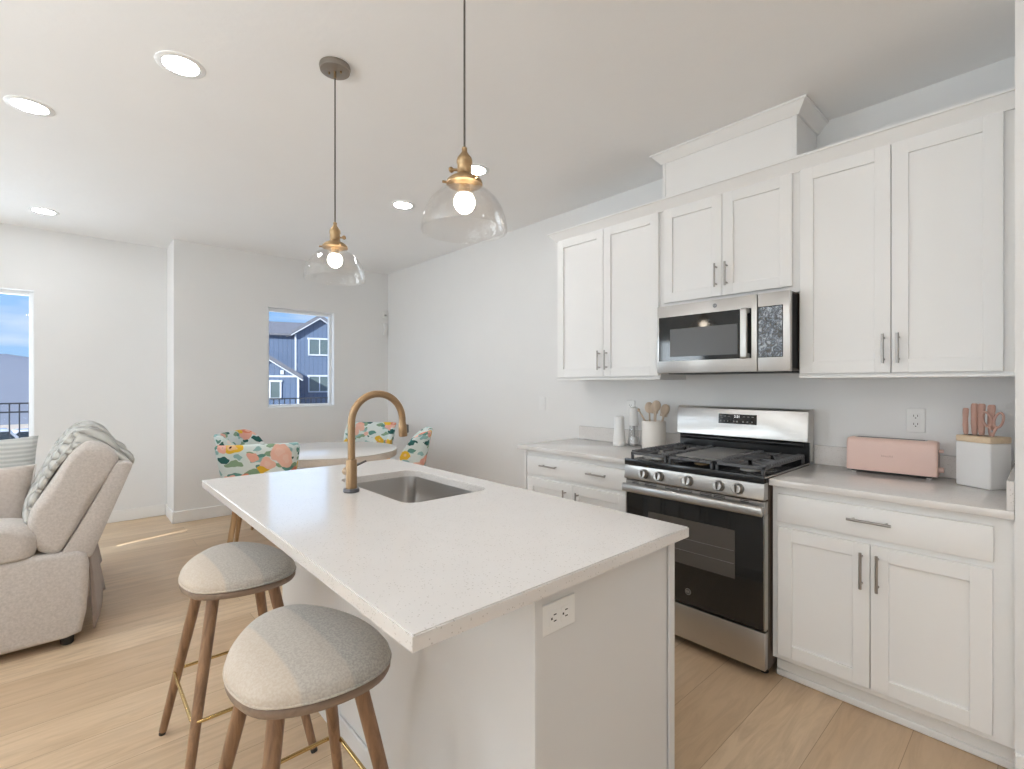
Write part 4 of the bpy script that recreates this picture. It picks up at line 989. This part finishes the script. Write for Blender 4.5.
# mills
mx_, my_ = 2.83, 2.015
r = thing('salt_mill', 'white tapered mill on the worktop, farther from the crock', 'mill', (mx_, my_, CT))
MB().lathe([(.001, CT + .0005), (.042, CT + .0005), (.044, CT + .004), (.044, CT + .022), (.042, CT + .026)], (mx_, my_, 0), 32).build('base', M['plastic'], r)
MB().lathe([(.042, CT + .0265), (.043, CT + .034), (.038, CT + .09), (.0345, CT + .15), (.0335, CT + .198), (.031, CT + .204), (.001, CT + .205)], (mx_, my_, 0), 32).build('body', M['plastic'], r)
mx_, my_ = 2.90, 1.945
r = thing('pepper_mill', 'taller mill with clear base and white top, next to the crock', 'mill', (mx_, my_, CT))
MB().lathe([(.001, CT + .0005), (.040, CT + .0005), (.040, CT + .02), (.034, CT + .07), (.030, CT + .14)], (mx_, my_, 0), 32, cap=False).build('clear_body', M['clear'], r)
MB().lathe([(.001, CT + .002), (.034, CT + .002), (.034, CT + .010), (.014, CT + .03), (.008, CT + .05), (.008, CT + .14)], (mx_, my_, 0), 24).build('core', M['panelgrey'], r)
MB().lathe([(.001, CT + .012), (.030, CT + .012), (.028, CT + .06), (.001, CT + .062)], (mx_, my_, 0), 24).build('peppercorns', M['blockwhite'], r)
MB().lathe([(.031, CT + .14), (.033, CT + .145), (.032, CT + .24), (.028, CT + .262), (.016, CT + .27), (.001, CT + .271)], (mx_, my_, 0), 32).build('cap', M['plastic'], r)

# ------------------------------------------------------------------ outside
b = MB().box(-30, 6.6, -.35, 9, 10.6, -.15); struct(b.build('trim_2', M['deck'], smooth=False))
r = thing('balcony_railing', 'black metal railing seen through both windows', 'railing', (0, 10.4, -.15))
for z in (1.045, .915, -.05): MB().box(-9, 10.385, z, 9, 10.415, z + .022).build('rail', M['rail'], r, smooth=False)
x = -8.99; k = 0
while x < 9:
    MB().box(x - .008, 10.392, -.13, x + .008, 10.408, 1.05).build('baluster', M['rail'], r, smooth=False); x += .105 if -2.7 < x < 4.4 else .9; k += 1
b = MB(); N = 40
for i in range(1):
    b.box(-300, 10.7, -3.2, 300, 72, -2.8); b.box(-900, 72, -46, 900, 900, -45)
struct(b.build('ground', M['ground'], smooth=False))
# mountains: a real ridge with depth
def ridge(name, y0, depth, x0, x1, h0, h1, seed, base=-3):
    rnd = random.Random(seed); b = MB(); n = 90; m_ = 8; G = []
    for i in range(n + 1):
        xx = x0 + (x1 - x0) * i / n; f = i / n
        hh = h0 + (h1 - h0) * f + 4 * math.sin(f * 9 + seed) + 2 * math.sin(f * 31 + seed * 2) + rnd.uniform(-.6, .6)
        G.append([b.bm.verts.new((xx, y0 + depth * j / m_, base + (hh - base) * math.sin(PI * j / m_) ** .8 + (rnd.uniform(-1, 1) if 0 < j < m_ else 0))) for j in range(m_ + 1)])
    for i in range(n):
        for j in range(m_): b.bm.faces.new([G[i][j], G[i + 1][j], G[i + 1][j + 1], G[i][j + 1]])
    o = b.build(name, M['mount']); o['kind'] = 'structure'; return o
ridge('mountain_ridge', 480, 190, -700, 650, 23, 17, 3, -50)
# neighbouring house: local x along its front, y into depth, origin at the ridge line's foot
HP = Vector((12.5, 37.23, 0)); ha = math.radians(-18.56)
HM = Matrix.Translation(HP) @ Matrix.Rotation(ha, 4, 'Z')
r = thing('neighbour_house', 'blue board-sided house with grey roof and white trim outside the window', 'house', HP, ha)
def hb(b, *a, **k): return b.box(*a, **k)
GZ = -2.8
W1 = MB().prism([(-.30, GZ), (3.06, GZ), (3.06, 5.20), (1.38, 6.30), (-.30, 5.20)], 1, 0, 9); W1.build('wall', M['siding'], r, smooth=False, local=True)
W2 = MB().prism([(1.2, GZ), (9, GZ), (9, 5.1), (5.0, 6.33), (1.2, 5.1)], 0, -9, -.31)
W2.build('wall', M['siding'], r, smooth=False, local=True)
W3 = MB().prism([(-4.0, GZ), (-.11, GZ), (-.11, 1.84), (-2.05, 3.10), (-4.0, 1.84)], 1, -5, 1.2); W3.build('wall', M['siding'], r, smooth=False, local=True)
# roofs
def roofpair(xl, xc, xr, zl, zc, y0, y1, th=.14, ov=.28):
    for s_, xe in ((-1, xl), (1, xr)):
        sl = (zc - zl) / abs(xc - xe); xo = xe + s_ * ov; zo = zl - sl * ov
        MB().prism([(xc, zc), (xo, zo), (xo, zo + th + .12), (xc, zc + th + .12)], 1, y0, y1).build('roof', M['shingle'], r, smooth=False, local=True)
        MB().prism([(xc, zc - .02), (xo, zo - .02), (xo, zo - .10), (xc, zc - .10)], 1, y0 - .02, y0 + .06).build('barge_board', M['exttrim'], r, smooth=False, local=True)
roofpair(-.30, 1.38, 3.06, 5.20, 6.32, -.30, 9)
roofpair(-4.0, -2.05, -.11, 1.84, 3.12, -5.30, 1.2)
MB().prism([(.9, 5.02), (5.0, 6.35), (5.0, 6.50), (.9, 5.18)], 0, -9.3, 1.4).build('roof', M['shingle'], r, smooth=False, local=True)
MB().box(-9, -5 + 0, 1.80, -.11, -5.0 + -.03, 1.92).build('trim_band', M['exttrim'], r, smooth=False, local=True)
for x, y0_, z1 in ((-.36, -.04, 5.05), (-.17, -5.05, 1.82)): MB().box(x, y0_, GZ, x + .12, y0_ + .10, z1).build('corner_board', M['exttrim'], r, smooth=False, local=True)
def hwin(x0, x1, z0, z1, y, mull=True):
    f = MB(); t_ = .10
    f.box(x0 - .05, y - .06, z1 - .02, x1 + .05, y - .001, z1 + .10); f.box(x0, y - .06, z0, x0 + t_, y - .001, z1); f.box(x1 - t_, y - .06, z0, x1, y - .001, z1); f.box(x0, y - .06, z0 - .05, x1, y - .001, z0 + .05)
    if mull: f.box((x0 + x1) / 2 - .035, y - .05, z0, (x0 + x1) / 2 + .035, y - .001, z1)
    o = f.build('window', M['exttrim'], r, smooth=False, local=True)
    g = MB().box(x0 + .05, y - .03, z0 + .03, x1 - .05, y - .01, z1 - .03).build('pane', M['extglass'], o, smooth=False, local=True)
hwin(.55, 2.15, 3.55, 4.72, 0); hwin(.55, 2.15, .80, 1.95, 0); hwin(-1.80, -1.08, .45, 1.52, -5, False)
MB().box(-1.15, -5.05, 1.98, -.95, -5.001, 2.25).build('vent', M['exttrim'], r, smooth=False, local=True)
for a_, b_, c_ in ((1.2, 2.5, -3.0), (-2.6, 1.2, -3.0)):
    pass
# parked vehicles beyond the balcony
def car(label, x, y, rz, L, hgt, paint, pick):
    r = thing('parked_car', label, 'car', (x, y, GZ), rz)
    if pick: prof = [(-L / 2, .55), (-L / 2 + .05, 1.0), (-L * .12, 1.05), (-L * .09, hgt), (L * .16, hgt), (L * .26, 1.12), (L * .47, 1.0), (L / 2, .85), (L / 2, .45), (-L / 2, .42)]
    else: prof = [(-L / 2, .5), (-L / 2 + .05, .95), (-L * .40, 1.0), (-L * .30, hgt), (L * .10, hgt), (L * .24, 1.0), (L * .46, .88), (L / 2, .7), (L / 2, .35), (-L / 2, .35)]
    MB().prism(prof, 1, -.92, .92, .10, 3).build('body', paint, r, local=True)
    if pick: gp = [(-L * .065, 1.12), (-L * .06, hgt - .10), (L * .15, hgt - .10), (L * .23, 1.12)]
    else: gp = [(-L * .34, 1.04), (-L * .28, hgt - .09), (L * .09, hgt - .09), (L * .19, 1.04)]
    for s_ in (-1, 1): MB().prism(gp, 1, s_ * .925, s_ * .90).build('side_window', M['carglass'], r, smooth=False, local=True)
    for wx in (-L * .32, L * .32):
        for s_ in (-1, 1):
            wh = MB().tube([(wx, s_ * .72, .34), (wx, s_ * .95, .34)], .34, 24).build('wheel', M['rubber'], r, local=True)
            MB().tube([(wx, s_ * .94, .34), (wx, s_ * .955, .34)], .20, 16).build('hub', M['nickel'], wh, local=True)
car('white pickup truck parked below the balcony railing', -3.4, 37.0, math.radians(8), 5.4, 1.80, M['carpaint'], True)
car('white car parked behind the pickup truck', -1.2, 41.5, math.radians(8), 4.5, 1.45, M['carpaint'], False)
